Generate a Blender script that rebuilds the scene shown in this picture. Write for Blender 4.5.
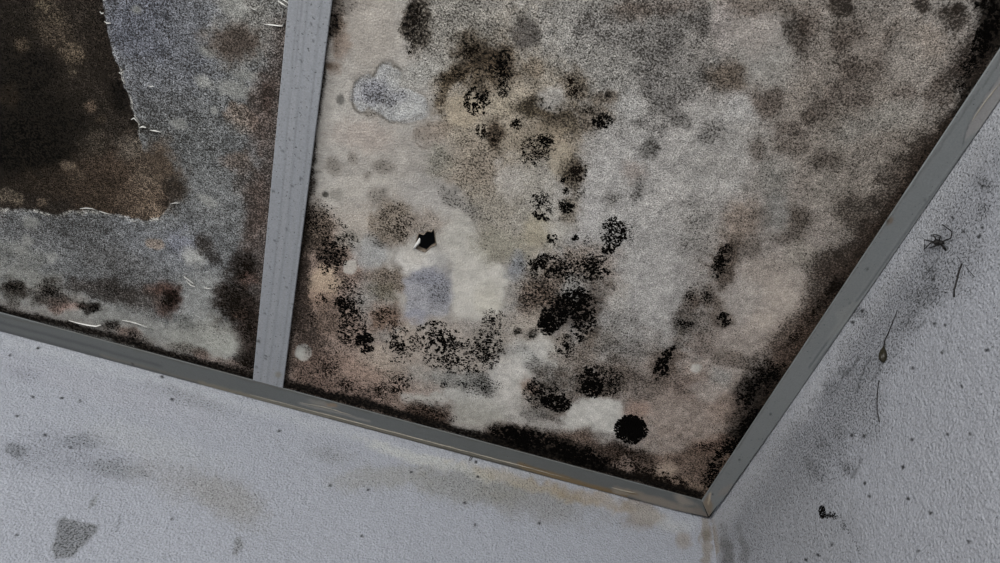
import bpy, math, random
import numpy as np
from mathutils import Matrix, Vector

for o in list(bpy.data.objects):
    bpy.data.objects.remove(o)
scene = bpy.context.scene
COL = scene.collection
rng = random.Random(7)

# ------------------------------------------------------------------ camera
H = 2.600            # underside of the ceiling boards
S = 2.590            # lower face of the cover strips
F = 750.0            # focal length in pixels of the 1000 x 563 frame
M = np.array([[0.96112355, -0.25388321, 0.10855798],
              [0.27002936, 0.78212406, -0.56157466],
              [0.05766857, 0.56905648, 0.82027377]])   # world -> camera (x right, y down, z forward)
CAM = np.array([-0.6725, -1.2132, 1.5])
cd = bpy.data.cameras.new('camera')
cam = bpy.data.objects.new('camera', cd)
COL.objects.link(cam)
cd.sensor_width = 36.0
cd.lens = F * 36.0 / 1000.0
cd.clip_start = 0.01
cam.matrix_world = Matrix(((M[0, 0], -M[1, 0], -M[2, 0], CAM[0]),
                           (M[0, 1], -M[1, 1], -M[2, 1], CAM[1]),
                           (M[0, 2], -M[1, 2], -M[2, 2], CAM[2]),
                           (0, 0, 0, 1)))
scene.camera = cam

# ------------------------------------------------------------------ light: area lights in two added windows out of view
world = bpy.data.worlds.new('world')
scene.world = world
world.use_nodes = True
world.node_tree.nodes['Background'].inputs[0].default_value = (0.55, 0.62, 0.72, 1)
world.node_tree.nodes['Background'].inputs[1].default_value = 1.0


def added_window_light(name, loc, rot, sx, sy, watts):
    l = bpy.data.lights.new(name, 'AREA')
    l.shape = 'RECTANGLE'
    l.size, l.size_y, l.energy = sx, sy, watts
    l.color = (1.0, 0.985, 0.96)
    o = bpy.data.objects.new(name, l)
    o.location, o.rotation_euler = loc, rot
    COL.objects.link(o)


RX0, RY0 = -3.6, -3.8     # far ends of the room
added_window_light('added_light_front', (-1.4, RY0 - 0.10, 1.45), (math.radians(90), 0, 0), 1.7, 1.2, 84)  # added area light at the unseen opening behind the camera
added_window_light('added_light_side', (RX0 - 0.10, -1.9, 1.45), (0, math.radians(-90), 0), 1.2, 1.5, 62)  # added area light on the left, evens out the right wall's brightness

vs = scene.view_settings
vs.view_transform = 'Standard'
vs.look = 'None'
vs.exposure = 0.58
vs.gamma = 1.0
vs.use_curve_mapping = False
scene.cycles.use_denoising = True
scene.cycles.max_bounces = 6

# ------------------------------------------------------------------ pixels <-> places on the surfaces


def ray(x, y):
    return M.T @ np.array([x - 500.0, y - 281.5, F])


def at_z(x, y, z=H):
    d = ray(x, y)
    return CAM + d * ((z - CAM[2]) / d[2])


def at_back(x, y, off=0.0):
    d = ray(x, y)
    return CAM + d * ((-off - CAM[1]) / d[1])


def at_right(x, y, off=0.0):
    d = ray(x, y)
    return CAM + d * ((-off - CAM[0]) / d[0])


def project(P):
    c = (P - CAM) @ M.T
    w = np.where(c[:, 2] > 0.12, c[:, 2], 0.12)
    ok = c[:, 2] > 0.12
    x = np.where(ok, 500 + F * c[:, 0] / w, -5000)
    y = np.where(ok, 281.5 + F * c[:, 1] / w, -5000)
    return x, y


# ------------------------------------------------------------------ noise and stain layers
_tab = np.random.RandomState(3).rand(512, 512)


def vnoise(x, y, scale, seed=0):
    x = x / scale + seed * 37.31
    y = y / scale + seed * 91.17
    xi = np.floor(x).astype(int)
    yi = np.floor(y).astype(int)
    fx, fy = x - xi, y - yi
    fx = fx * fx * (3 - 2 * fx)
    fy = fy * fy * (3 - 2 * fy)
    a = _tab[xi % 512, yi % 512]
    b = _tab[(xi + 1) % 512, yi % 512]
    c = _tab[xi % 512, (yi + 1) % 512]
    d = _tab[(xi + 1) % 512, (yi + 1) % 512]
    return (a * (1 - fx) + b * fx) * (1 - fy) + (c * (1 - fx) + d * fx) * fy


def fbm(x, y, scale, seed=0, octaves=4):
    v, a, t = 0, 0.5, 0
    for k in range(octaves):
        v = v + a * vnoise(x, y, scale / 2 ** k, seed + k * 5)
        t += a
        a *= 0.55
    return v / t


def lin(c):
    c = np.asarray(c, float) / 255.0
    return np.where(c <= 0.04045, c / 12.92, ((c + 0.055) / 1.055) ** 2.4)


def sstep(a, b, x):
    t = np.clip((x - a) / (b - a), 0, 1)
    return t * t * (3 - 2 * t)


GAIN = 1.25


class Stains:
    """Stain layers of one surface, kept per vertex: tint, grain, fine specks, coarse specks."""

    def __init__(self, P, base, grain=0.5, fine=0.0, coarse=0.0):
        self.P = P
        self.sat, self.gain, self.opk = 0.80, 1.0, 1.0
        self.x, self.y = project(P)
        n = len(self.x)
        self.seen = self.x > -4000
        self.c = np.tile(lin(base), (n, 1))
        self.g = np.full(n, float(grain))
        self.f = np.full(n, float(fine))
        self.k = np.full(n, float(coarse))
        self.z = np.zeros(n)
        wa = 6.0
        self.wx = self.x + wa * (fbm(self.x, self.y, 26, 11) - 0.5) * 2 + 2.5 * (vnoise(self.x, self.y, 5, 4) - .5)
        self.wy = self.y + wa * (fbm(self.x, self.y, 26, 23) - 0.5) * 2 + 2.5 * (vnoise(self.x, self.y, 5, 8) - .5)

    def _apply(self, idx, m, col, op, grain, fine, coarse):
        if col is not None:
            a = (m * op * (self.opk if op < .94 else 1.0))[:, None]
            self.c[idx] = self.c[idx] * (1 - a) + lin(col) * a
        for arr, v in ((self.g, grain), (self.f, fine), (self.k, coarse)):
            if v is not None:
                arr[idx] = arr[idx] * (1 - m) + v * m

    def ell(self, x, y, rx, ry, rot=0, soft=0.5, col=None, op=0.8, grain=None, fine=None, coarse=None, ragged=0.25):
        soft, ragged = soft * .82, ragged * 1.35
        r = max(rx, ry) * (1.5 + soft) + 8
        idx = np.nonzero((np.abs(self.x - x) < r) & (np.abs(self.y - y) < r))[0]
        if not len(idx):
            return
        k = min(1.0, max(rx, ry) / 14.0)
        dx = self.x[idx] + (self.wx[idx] - self.x[idx]) * k - x
        dy = self.y[idx] + (self.wy[idx] - self.y[idx]) * k - y
        c, s = math.cos(math.radians(rot)), math.sin(math.radians(rot))
        d = np.hypot((dx * c + dy * s) / rx, (-dx * s + dy * c) / ry)
        d = d + ragged * 2.4 * (fbm(self.x[idx], self.y[idx], max(6, min(rx, ry)), 31) - 0.5)
        d = d + ragged * 1.3 * (fbm(self.x[idx], self.y[idx], 5.0, 77, 2) - 0.5)
        m = 1 - sstep(1 - soft, 1 + soft, d)
        self._apply(idx, m, col, op, grain, fine, coarse)

    def poly_mask(self, pts, soft=4.0, warp=1.0):
        x = self.x + (self.wx - self.x) * warp
        y = self.y + (self.wy - self.y) * warp
        inside = np.zeros(len(x), bool)
        dist = np.full(len(x), 1e9)
        n = len(pts)
        for i in range(n):
            x0, y0 = pts[i]
            x1, y1 = pts[(i + 1) % n]
            cond = (y0 > y) != (y1 > y)
            xc = (x1 - x0) * (y - y0) / ((y1 - y0) or 1e-9) + x0
            inside ^= cond & (x < xc)
            ex, ey = x1 - x0, y1 - y0
            t = np.clip(((x - x0) * ex + (y - y0) * ey) / (ex * ex + ey * ey + 1e-9), 0, 1)
            dist = np.minimum(dist, np.hypot(x - x0 - t * ex, y - y0 - t * ey))
        sd = np.where(inside, -dist, dist)
        return 1 - sstep(-soft, soft, sd), sd

    def poly(self, pts, soft=4.0, col=None, op=0.8, grain=None, fine=None, coarse=None, warp=1.0):
        m, sd = self.poly_mask(pts, soft, warp)
        m = np.where(self.seen, m, 0)
        idx = np.nonzero(m > 0.001)[0]
        self._apply(idx, m[idx], col, op, grain, fine, coarse)
        return sd

    def line(self, pts, w, soft=1.0, col=None, op=0.8, grain=None, fine=None, coarse=None, warp=0.6):
        x = self.x + (self.wx - self.x) * warp
        y = self.y + (self.wy - self.y) * warp
        dist = np.full(len(x), 1e9)
        for (x0, y0), (x1, y1) in zip(pts[:-1], pts[1:]):
            ex, ey = x1 - x0, y1 - y0
            t = np.clip(((x - x0) * ex + (y - y0) * ey) / (ex * ex + ey * ey + 1e-9), 0, 1)
            dist = np.minimum(dist, np.hypot(x - x0 - t * ex, y - y0 - t * ey))
        m = 1 - sstep(w - soft, w + soft, dist)
        idx = np.nonzero(m > 0.001)[0]
        self._apply(idx, m[idx], col, op, grain, fine, coarse)

    def mottle(self, scale, amount, seed):
        n = fbm(self.P[:, 0] * 600 + self.P[:, 2] * 410, self.P[:, 1] * 600 + self.P[:, 2] * 300, scale, seed)
        self.c *= (1 + amount * (n - 0.5) * 2)[:, None]

    def store(self, me):
        n = len(self.x)
        a = me.attributes.new('tint', 'FLOAT_COLOR', 'POINT')
        rgba = np.ones((n, 4), np.float32)
        grey = (self.c @ np.array([.25, .6, .15]))[:, None]
        rgba[:, :3] = np.clip((self.c * self.sat + grey * (1 - self.sat)) * GAIN * self.gain, 0, 0.95)
        a.data.foreach_set('color', rgba.ravel())
        a = me.attributes.new('growth', 'FLOAT_COLOR', 'POINT')
        rgba = np.ones((n, 4), np.float32)
        rgba[:, 0], rgba[:, 1], rgba[:, 2] = self.g, self.f, self.k
        a.data.foreach_set('color', rgba.ravel())


# ------------------------------------------------------------------ materials
def new_mat(name):
    m = bpy.data.materials.new(name)
    m.use_nodes = True
    nt = m.node_tree
    return m, nt, nt.nodes['Principled BSDF']


def stained_material(name, grain_scale, fine_scale, coarse_scale, grain_amt, bump, bump_scale, rough=0.85,
                     fine_col=(0.017, 0.014, 0.011), coarse_col=(0.005, 0.0045, 0.004), stretch=None, fine_at=0.42, patchy=0.0, spec=0.2):
    m, nt, bs = new_mat(name)
    N, L = nt.nodes.new, nt.links.new

    def math_(op, a, b=None, clamp=False):
        n = N('ShaderNodeMath')
        n.operation = op
        n.use_clamp = clamp
        for i, v in enumerate((a, b)):
            if v is None:
                continue
            if isinstance(v, (int, float)):
                n.inputs[i].default_value = v
            else:
                L(v, n.inputs[i])
        return n.outputs[0]

    tc = N('ShaderNodeTexCoord').outputs['Object']
    if stretch:
        mp = N('ShaderNodeMapping')
        mp.inputs['Scale'].default_value = stretch
        L(tc, mp.inputs[0])
        tcs = mp.outputs[0]
    else:
        tcs = tc

    def noise(scale, detail, rough_=0.5, co=None):
        n = N('ShaderNodeTexNoise')
        n.inputs['Scale'].default_value = scale
        n.inputs['Detail'].default_value = detail
        n.inputs['Roughness'].default_value = rough_
        L(co or tc, n.inputs['Vector'])
        return n.outputs[0]

    tint = N('ShaderNodeAttribute')
    tint.attribute_name = 'tint'
    gr = N('ShaderNodeAttribute')
    gr.attribute_name = 'growth'
    sep = N('ShaderNodeSeparateColor')
    L(gr.outputs['Color'], sep.inputs[0])
    g, fi, co = sep.outputs[0], sep.outputs[1], sep.outputs[2]
    n1 = noise(grain_scale, 2, 0.65, tcs)
    gain = math_('ADD', math_('MULTIPLY', math_('MULTIPLY', math_('SUBTRACT', n1, 0.5), grain_amt), g), 1.0)
    gain = math_('MAXIMUM', gain, 0.06)
    n1b = noise(grain_scale * 0.3, 3, 0.6, tcs)
    gain = math_('MULTIPLY', gain, math_('ADD', math_('MULTIPLY', math_('MULTIPLY', math_('SUBTRACT', n1b, 0.5), grain_amt * 0.35), g), 1.0))
    if patchy:
        pa = math_('MULTIPLY', math_('SUBTRACT', noise(48, 7, 0.68), 0.5), math_('MINIMUM', math_('MULTIPLY', g, 1.4), 1.0))
        gain = math_('MULTIPLY', gain, math_('SUBTRACT', 1.0, math_('MULTIPLY', pa, patchy)))
        fi = math_('ADD', fi, math_('MULTIPLY', pa, patchy * 0.55))
    vm = N('ShaderNodeVectorMath')
    vm.operation = 'SCALE'
    L(tint.outputs['Color'], vm.inputs[0])
    L(gain, vm.inputs['Scale'])

    def specks(scale, detail, dens, lo, hi, seed_off):
        mp = N('ShaderNodeMapping')
        mp.inputs['Location'].default_value = (seed_off, seed_off * .7, 0)
        L(tc, mp.inputs[0])
        n = noise(scale, detail, 0.6, mp.outputs[0])
        v = math_('ADD', n, math_('SUBTRACT', math_('MULTIPLY', dens, 0.64), 0.32))
        mr = N('ShaderNodeMapRange')
        mr.inputs['From Min'].default_value = lo
        mr.inputs['From Max'].default_value = hi
        L(v, mr.inputs['Value'])
        return mr.outputs[0]

    sf = specks(fine_scale, 2.5, fi, fine_at, fine_at + 0.07, 1.3)
    sc = specks(coarse_scale, 4, co, 0.48, 0.53, 5.1)

    def mix(fac, a, b):
        mx = N('ShaderNodeMix')
        mx.data_type = 'RGBA'
        L(fac, mx.inputs[0])
        L(a, mx.inputs[6])
        if isinstance(b, tuple):
            mx.inputs[7].default_value = (*b, 1)
        else:
            L(b, mx.inputs[7])
        return mx.outputs[2]

    c1 = mix(math_('MULTIPLY', sf, 0.8), vm.outputs[0], fine_col)
    c2 = mix(math_('MULTIPLY', sc, 0.96), c1, coarse_col)
    L(c2, bs.inputs['Base Color'])
    bs.inputs['Roughness'].default_value = rough
    bs.inputs['Specular IOR Level'].default_value = spec
    if bump:
        b1 = noise(bump_scale, 3, 0.55)
        b2 = noise(bump_scale * 0.22, 2, 0.5)
        hgt = math_('ADD', b1, math_('MULTIPLY', b2, 0.8))
        hgt = math_('SUBTRACT', hgt, math_('MULTIPLY', sf, 0.3))
        bp = N('ShaderNodeBump')
        bp.inputs['Strength'].default_value = 1.0
        bp.inputs['Distance'].default_value = bump
        L(hgt, bp.inputs['Height'])
        L(bp.outputs[0], bs.inputs['Normal'])
    return m


def plain_material(name, rgb, rough=0.7, var=0.25, scale=120, bump=0.0, metallic=0.0, spec=0.25):
    m, nt, bs = new_mat(name)
    N, L = nt.nodes.new, nt.links.new
    tc = N('ShaderNodeTexCoord')
    n = N('ShaderNodeTexNoise')
    n.inputs['Scale'].default_value = scale
    n.inputs['Detail'].default_value = 4
    L(tc.outputs['Object'], n.inputs['Vector'])
    r = N('ShaderNodeMapRange')
    r.inputs['From Min'].default_value = 0.25
    r.inputs['From Max'].default_value = 0.75
    r.inputs['To Min'].default_value = 1 - var
    r.inputs['To Max'].default_value = 1 + var
    L(n.outputs[0], r.inputs[0])
    v = N('ShaderNodeVectorMath')
    v.operation = 'SCALE'
    v.inputs[0].default_value = rgb
    L(r.outputs[0], v.inputs['Scale'])
    L(v.outputs[0], bs.inputs['Base Color'])
    bs.inputs['Roughness'].default_value = rough
    bs.inputs['Metallic'].default_value = metallic
    bs.inputs['Specular IOR Level'].default_value = spec
    if bump:
        b = N('ShaderNodeBump')
        b.inputs['Distance'].default_value = bump
        L(n.outputs[0], b.inputs['Height'])
        L(b.outputs[0], bs.inputs['Normal'])
    return m


MAT_BOARD = stained_material('mouldy ceiling board', 470, 290, 165, 6.0, 0.0015, 300, 1.0, patchy=1.1, spec=0.04)
MAT_WALL = stained_material('painted plaster wall', 330, 300, 200, 1.4, 0.0044, 235, 0.7,
                            fine_col=(0.035, 0.036, 0.037), coarse_col=(0.014, 0.014, 0.015))
MAT_STRIP = stained_material('grey painted strip', 300, 260, 240, 0.6, 0.0004, 200, 0.55,
                             fine_col=(0.04, 0.042, 0.045), coarse_col=(0.01, 0.01, 0.01))
MAT_MOULD = plain_material('black mould', (0.0028, 0.0025, 0.0023), 1.0, 0.6, 300, spec=0.0)
MAT_MOULD_BROWN = plain_material('brown black mould', (0.0085, 0.0066, 0.0052), 1.0, 0.7, 260, spec=0.0)
MAT_FLAKE = plain_material('white paint flake', (0.52, 0.52, 0.50), 0.7, 0.12, 200)
MAT_PAPER = plain_material('torn board paper', (0.17, 0.14, 0.11), 0.9, 0.3, 200)
MAT_GAP = plain_material('black grime in the joint', (0.006, 0.006, 0.006), 0.95, 0.5, 100)
MAT_SEAL = plain_material('old sealant', (0.26, 0.24, 0.20), 0.6, 0.35, 60)
MAT_SPIDER = plain_material('spider', (0.006, 0.005, 0.005), 0.6, 0.3, 400)
MAT_DROP = plain_material('olive brown resin', (0.018, 0.016, 0.010), 0.35, 0.4, 200)
MAT_FLOOR = plain_material('pale floor', (0.42, 0.39, 0.35), 0.6, 0.15, 12)
MAT_SLAB = plain_material('dark concrete', (0.05, 0.05, 0.05), 0.9, 0.2, 20)
MAT_ADDED_FRAME = plain_material('added window frame', (0.7, 0.7, 0.7), 0.4, 0.05, 20)
MAT_ROOM = plain_material('white room wall', (0.55, 0.56, 0.58), 0.7, 0.06, 8)


# ------------------------------------------------------------------ mesh helpers
def link(name, verts, faces, mat, parent=None, smooth=False):
    me = bpy.data.meshes.new(name)
    me.from_pydata([tuple(map(float, v)) for v in verts], [], faces)
    me.update()
    if smooth:
        me.polygons.foreach_set('use_smooth', [True] * len(me.polygons))
    me.materials.append(mat)
    o = bpy.data.objects.new(name, me)
    COL.objects.link(o)
    if parent is not None:
        o.parent = parent
    return o


def grid_mesh(name, us, vs_, to3d, mat, keep=None):
    """Tensor grid; to3d(U, V) -> N x 3; returns mesh and vertex array."""
    U, V = np.meshgrid(us, vs_, indexing='ij')
    P = to3d(U.ravel(), V.ravel())
    nu, nv = len(us), len(vs_)
    i = np.arange(nu * nv).reshape(nu, nv)
    q = np.stack([i[:-1, :-1], i[1:, :-1], i[1:, 1:], i[:-1, 1:]], -1).reshape(-1, 4)
    if keep is not None:
        q = q[keep(P[q].mean(1))]
    me = bpy.data.meshes.new(name)
    me.vertices.add(len(P))
    me.vertices.foreach_set('co', P.astype(np.float32).ravel())
    me.loops.add(len(q) * 4)
    me.loops.foreach_set('vertex_index', q.astype(np.int32).ravel())
    me.polygons.add(len(q))
    me.polygons.foreach_set('loop_start', np.arange(0, len(q) * 4, 4, dtype=np.int32))
    me.polygons.foreach_set('loop_total', np.full(len(q), 4, np.int32))
    me.update(calc_edges=True)
    me.validate()
    me.materials.append(mat)
    return me, P


def box(name, lo, hi, mat, parent=None):
    x0, y0, z0 = lo
    x1, y1, z1 = hi
    v = [(x, y, z) for z in (z0, z1) for y in (y0, y1) for x in (x0, x1)]
    f = [(0, 2, 3, 1), (4, 5, 7, 6), (0, 1, 5, 4), (2, 6, 7, 3), (0, 4, 6, 2), (1, 3, 7, 5)]
    return link(name, v, f, mat, parent)


def tube(points, radii, seg=7):
    """Vertices and faces of a tapered tube through 3-D points."""
    P = [Vector(map(float, p)) for p in points]
    verts, faces = [], []
    for i, p in enumerate(P):
        t = (P[min(i + 1, len(P) - 1)] - P[max(i - 1, 0)]).normalized()
        a = t.cross(Vector((0.31, 0.77, 0.55))).normalized()
        b = t.cross(a)
        for k in range(seg):
            an = 2 * math.pi * k / seg
            verts.append(p + (a * math.cos(an) + b * math.sin(an)) * radii[i])
    for i in range(len(P) - 1):
        for k in range(seg):
            k2 = (k + 1) % seg
            faces.append((i * seg + k, i * seg + k2, (i + 1) * seg + k2, (i + 1) * seg + k))
    faces.append(tuple(range(seg))[::-1])
    faces.append(tuple((len(P) - 1) * seg + k for k in range(seg)))
    return verts, faces


def empty(name, loc=(0, 0, 0)):
    o = bpy.data.objects.new(name, None)
    o.location = loc
    o.empty_display_size = 0.05
    COL.objects.link(o)
    return o


def structure(o, label, cat):
    o['kind'] = 'structure'
    o['label'] = label
    o['category'] = cat
    return o


def tag(o, label, cat, group=None):
    o['label'] = label
    o['category'] = cat
    if group:
        o['group'] = group
    return o


def steps(*segs):
    """Concatenate (start, stop, spacing) runs into one coordinate list."""
    out = []
    for a, b, d in segs:
        n = max(1, int(round((b - a) / d)))
        out.extend(np.linspace(a, b, n + 1)[(1 if out else 0):])
    return np.array(out)


# ------------------------------------------------------------------ the room beyond the frame
floor = structure(box('floor', (RX0 - .1, RY0 - .1, -0.1), (0.1, 0.1, 0.0), MAT_FLOOR), 'pale floor of the room', 'floor')


def wall_with_opening(name, axis, pos, thick, a0, a1, o0, o1, z0, z1, label):
    e = empty(name)
    structure(e, label, 'wall')
    for n, (b0, b1, c0, c1) in (('pier', (a0, o0, 0, 2.75)), ('pier', (o1, a1, 0, 2.75)),
                                ('sill_panel', (o0, o1, 0, z0)), ('lintel', (o0, o1, z1, 2.75))):
        if axis == 'y':
            box(n, (b0, pos - thick, c0), (b1, pos, c1), MAT_ROOM, e)
        else:
            box(n, (pos - thick, b0, c0), (pos, b1, c1), MAT_ROOM, e)
    return e


wall_with_opening('wall_front', 'y', RY0, 0.08, RX0, 0.0, -2.25, -0.55, 0.85, 2.05, 'white wall with an opening for the added window behind the camera')
wall_with_opening('wall_left', 'x', RX0, 0.08, RY0, 0.0, -2.65, -1.15, 0.85, 2.05, 'white side wall with an opening for the added window, far left')


def window(name, axis, pos, o0, o1, z0, z1, label):  # builds the unseen windows added for light
    e = empty(name)
    structure(e, label, 'window')
    mid = (o0 + o1) / 2
    w = 0.05
    for b0, b1, c0, c1 in ((o0, o1, z0, z0 + w), (o0, o1, z1 - w, z1), (o0, o0 + w, z0, z1), (o1 - w, o1, z0, z1),
                           (mid - w / 2, mid + w / 2, z0, z1)):
        if axis == 'y':
            box('added_window_frame', (b0, pos - .06, c0), (b1, pos - .02, c1), MAT_ADDED_FRAME, e)
        else:
            box('added_window_frame', (pos - .06, b0, c0), (pos - .02, b1, c1), MAT_ADDED_FRAME, e)


window('added_window_1', 'y', RY0, -2.25, -0.55, 0.85, 2.05, 'unseen two-part window added for light, in the wall behind the camera')  # unseen window, added to hold the front light
window('added_window_2', 'x', RX0, -2.65, -1.15, 0.85, 2.05, 'unseen two-part window added for light, in the far left wall')  # second unseen window, added to hold the side light

# ------------------------------------------------------------------ the two walls in view
# back wall (plane y = 0), bottom of the photograph
us = steps((RX0, -1.75, 0.12), (-1.75, 0.0, 0.003))
zs = steps((0.0, 1.75, 0.25), (1.75, 2.62, 0.003))
me, P = grid_mesh('wall_back', us, zs, lambda u, v: np.stack([u, u * 0, v], 1), MAT_WALL)
W = Stains(P, (150, 154, 163), grain=0.8, fine=0.16, coarse=0.17)
W.opk = .62
W.mottle(60, 0.04, 3)
W.poly([(0, 333), (700, 522), (690, 530), (400, 452), (0, 345)], 7, (172, 175, 179), .6, fine=.14)  # bright halo beside the bottom strip, painted into the wall colour
# grey smudge belt on the left
W.ell(60, 456, 60, 22, 5, .7, (126, 130, 140), .45, fine=0.25, coarse=.24)
W.ell(16, 450, 11, 7, 0, .5, (95, 98, 102), .6, fine=0.34, coarse=.24)
W.ell(85, 442, 20, 7, 0, .6, (115, 119, 126), .5, fine=0.31, coarse=.24)
W.ell(120, 470, 32, 8, 12, .6, (118, 121, 123), .6, fine=0.31, coarse=.24)
W.ell(200, 490, 62, 18, 20, .7, (142, 140, 136), .6, fine=0.25, coarse=.24)
W.ell(150, 445, 70, 14, 15, .8, (160, 163, 165), .5)
W.ell(230, 500, 40, 20, 30, .7, (137, 136, 131), .5, fine=0.25, coarse=.24)
W.poly([(66, 517), (83, 522), (100, 524), (97, 532), (72, 558), (55, 558), (53, 545), (60, 520)], 2, (102, 104, 104), .85, fine=.36, warp=.6)
W.poly([(99, 492), (96, 505), (88, 509), (90, 503)], 1.6, (112, 115, 113), .85, fine=.3, warp=.4)
W.ell(240, 545, 4, 10, 15, .6, (112, 112, 108), .7, fine=0.33, coarse=.24)
W.line([(119, 515), (117, 525), (115, 531)], .8, .8, (50, 52, 55), .9)
W.line([(267, 422), (277, 442), (290, 455), (300, 469)], .4, .8, (110, 112, 116), .5)
W.line([(330, 481), (358, 472), (385, 468), (412, 466)], .3, .8, (120, 122, 118), .6)
# brown water stains under the strip
W.ell(385, 478, 45, 12, -5, .7, (142, 141, 132), .7, fine=0.23, coarse=.24)
W.ell(470, 488, 55, 16, 8, .7, (132, 130, 117), .7, fine=0.27, coarse=.24)
W.ell(540, 500, 55, 20, 14, .7, (124, 121, 111), .7, fine=0.25, coarse=.24)
W.ell(430, 462, 70, 6, 16, .6, (186, 186, 178), .7)
W.ell(520, 483, 60, 6, 16, .7, (165, 150, 118), .6)
W.ell(585, 497, 42, 7, 16, .7, (140, 118, 80), .75)
W.ell(640, 515, 20, 14, 25, .5, (122, 103, 72), .8, fine=0.20, coarse=.24)
W.ell(684, 541, 7, 9, -10, .6, (130, 112, 82), .7, fine=0.20, coarse=.24)
W.ell(660, 520, 30, 8, 16, .7, (172, 170, 162), .4)
W.ell(707, 545, 6, 26, -4, .4, (116, 100, 72), .85, fine=0.18, coarse=.24)
W.ell(706, 536, 4, 6, 0, .6, (80, 66, 42), .7)
W.ell(110, 392, 120, 12, 16, .8, (160, 160, 168), .4)
W.ell(190, 400, 40, 8, 16, .7, (142, 144, 147), .4, fine=0.28, coarse=.24)
W.ell(330, 455, 24, 7, 10, .8, (142, 144, 146), .5, fine=0.28, coarse=.24)
W.ell(25, 375, 18, 6, 10, .8, (132, 135, 146), .5, fine=0.23, coarse=.24)
for (px, py) in ((71, 448), (45, 435), (17, 535), (67, 531), (172, 519), (362, 536), (411, 472), (475, 525), (478, 477), (330, 485),
                 (33, 397), (62, 398), (80, 401), (17, 416), (162, 377), (172, 400), (10, 355), (38, 348), (476, 462), (540, 523),
                 (279, 431), (465, 503), (368, 490)):
    W.ell(px, py, 1.7, 1.3, rng.uniform(0, 180), .35, (24, 25, 27), .95, ragged=.1)
W.gain, W.sat = 0.72, 0.90
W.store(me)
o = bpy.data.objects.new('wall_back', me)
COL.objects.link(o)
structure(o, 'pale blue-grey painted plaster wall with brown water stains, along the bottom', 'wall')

# right wall (plane x = 0)
ys = steps((RY0, -1.5, 0.12), (-1.5, 0.0, 0.003))
zs = steps((0.0, 1.65, 0.25), (1.65, 2.62, 0.003))
me, P = grid_mesh('wall_right', ys, zs, lambda u, v: np.stack([u * 0, u, v], 1), MAT_WALL)
me.flip_normals()
W = Stains(P, (152, 155, 162), grain=0.8, fine=0.21, coarse=0.19)
W.opk = .8
W.ell(950, 480, 90, 130, 0, .8, fine=.16)
W.mottle(50, 0.05, 9)
W.ell(800, 530, 50, 60, 0, .8, (136, 138, 141), .5, fine=.26)
W.poly([(1000, 102), (712, 521), (722, 540), (850, 352), (1010, 130)], 8, (176, 178, 182), .65, fine=.2)  # bright halo following the right strip, put into the wall's tint
for a in ((975, 190, 26, 45, 30, .31), (945, 235, 40, 30, 0, .31), (935, 275, 45, 26, -20, .34), (905, 300, 34, 26, -40, .36),
          (880, 330, 36, 30, -50, .36), (855, 370, 26, 44, 30, .36), (842, 400, 26, 36, 30, .38), (822, 440, 30, 30, 30, .38),
          (800, 460, 40, 34, 0, .38), (770, 490, 30, 36, 30, .34), (745, 530, 26, 34, 10, .33), (870, 420, 14, 26, 0, .34), (990, 150, 16, 40, 20, .28)):
    W.ell(*a[:5], .9, (126, 128, 132), .25, fine=a[5] * .92, coarse=.27)
for a in ((930, 292, 14, 9), (985, 186, 8, 7), (983, 212, 6, 10), (932, 273, 8, 5), (917, 297, 12, 7), (908, 318, 7, 12), (845, 372, 8, 5),
          (860, 312, 9, 6), (830, 388, 6, 10), (838, 433, 7, 8), (822, 446, 7, 6), (815, 472, 10, 6), (848, 468, 9, 5), (809, 463, 5, 5)):
    W.ell(*a, 30, .9, (104, 106, 110), .35, fine=.36, coarse=.36)
W.line([(872, 358), (866, 366), (860, 382), (857, 392)], 1.3, 1.2, (66, 68, 70), .75)
W.line([(860, 357), (852, 366), (845, 373), (841, 380)], 1.3, 1.2, (66, 68, 70), .75)
W.line([(881, 368), (877, 376), (872, 382)], 1.2, 1.5, (85, 87, 90), .7)
W.line([(926, 320), (920, 325), (915, 329)], 1.2, 1.2, (62, 64, 66), .7)
W.line([(931, 268), (936, 262), (940, 258)], 1.0, 1.2, (70, 72, 75), .7)
W.line([(861, 458), (857, 467), (853, 476)], 1.2, 1.2, (66, 68, 70), .7)
W.line([(921, 280), (927, 272), (934, 271)], 1.0, 1.2, (60, 62, 65), .7)
W.ell(727, 552, 5, 26, -8, .7, (100, 98, 94), .7, fine=.35)
W.ell(716, 548, 3, 26, -3, .6, (150, 138, 122), .7)
W.ell(742, 545, 4, 20, 0, .7, (112, 112, 112), .6, fine=.35)
for (px, py) in ((862, 311), (853, 322), (987, 350), (961, 386), (931, 513), (970, 434), (903, 467), (852, 435), (864, 436), (869, 496),
                 (919, 551), (908, 499), (865, 483), (832, 545), (806, 560), (982, 228), (979, 236), (964, 231), (953, 218), (933, 279),
                 (948, 434), (913, 368), (942, 352), (945, 325), (934, 324), (912, 440), (818, 555), (969, 542)):
    W.ell(px, py, 1.8, 1.6, rng.uniform(0, 180), .35, (22, 22, 24), .95, ragged=.1)
W.gain, W.sat = 0.69, 0.90
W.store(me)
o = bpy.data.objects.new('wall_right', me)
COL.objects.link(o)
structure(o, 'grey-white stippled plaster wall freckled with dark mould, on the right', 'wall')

# ------------------------------------------------------------------ ceiling boards
ceiling = structure(empty('ceiling', (0, 0, H)), 'water-damaged ceiling of boards covered in black and brown mould', 'ceiling')


def to_ceiling(o):
    o.parent = ceiling
    o.matrix_parent_inverse = Matrix.Translation((0, 0, -H))


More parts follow.
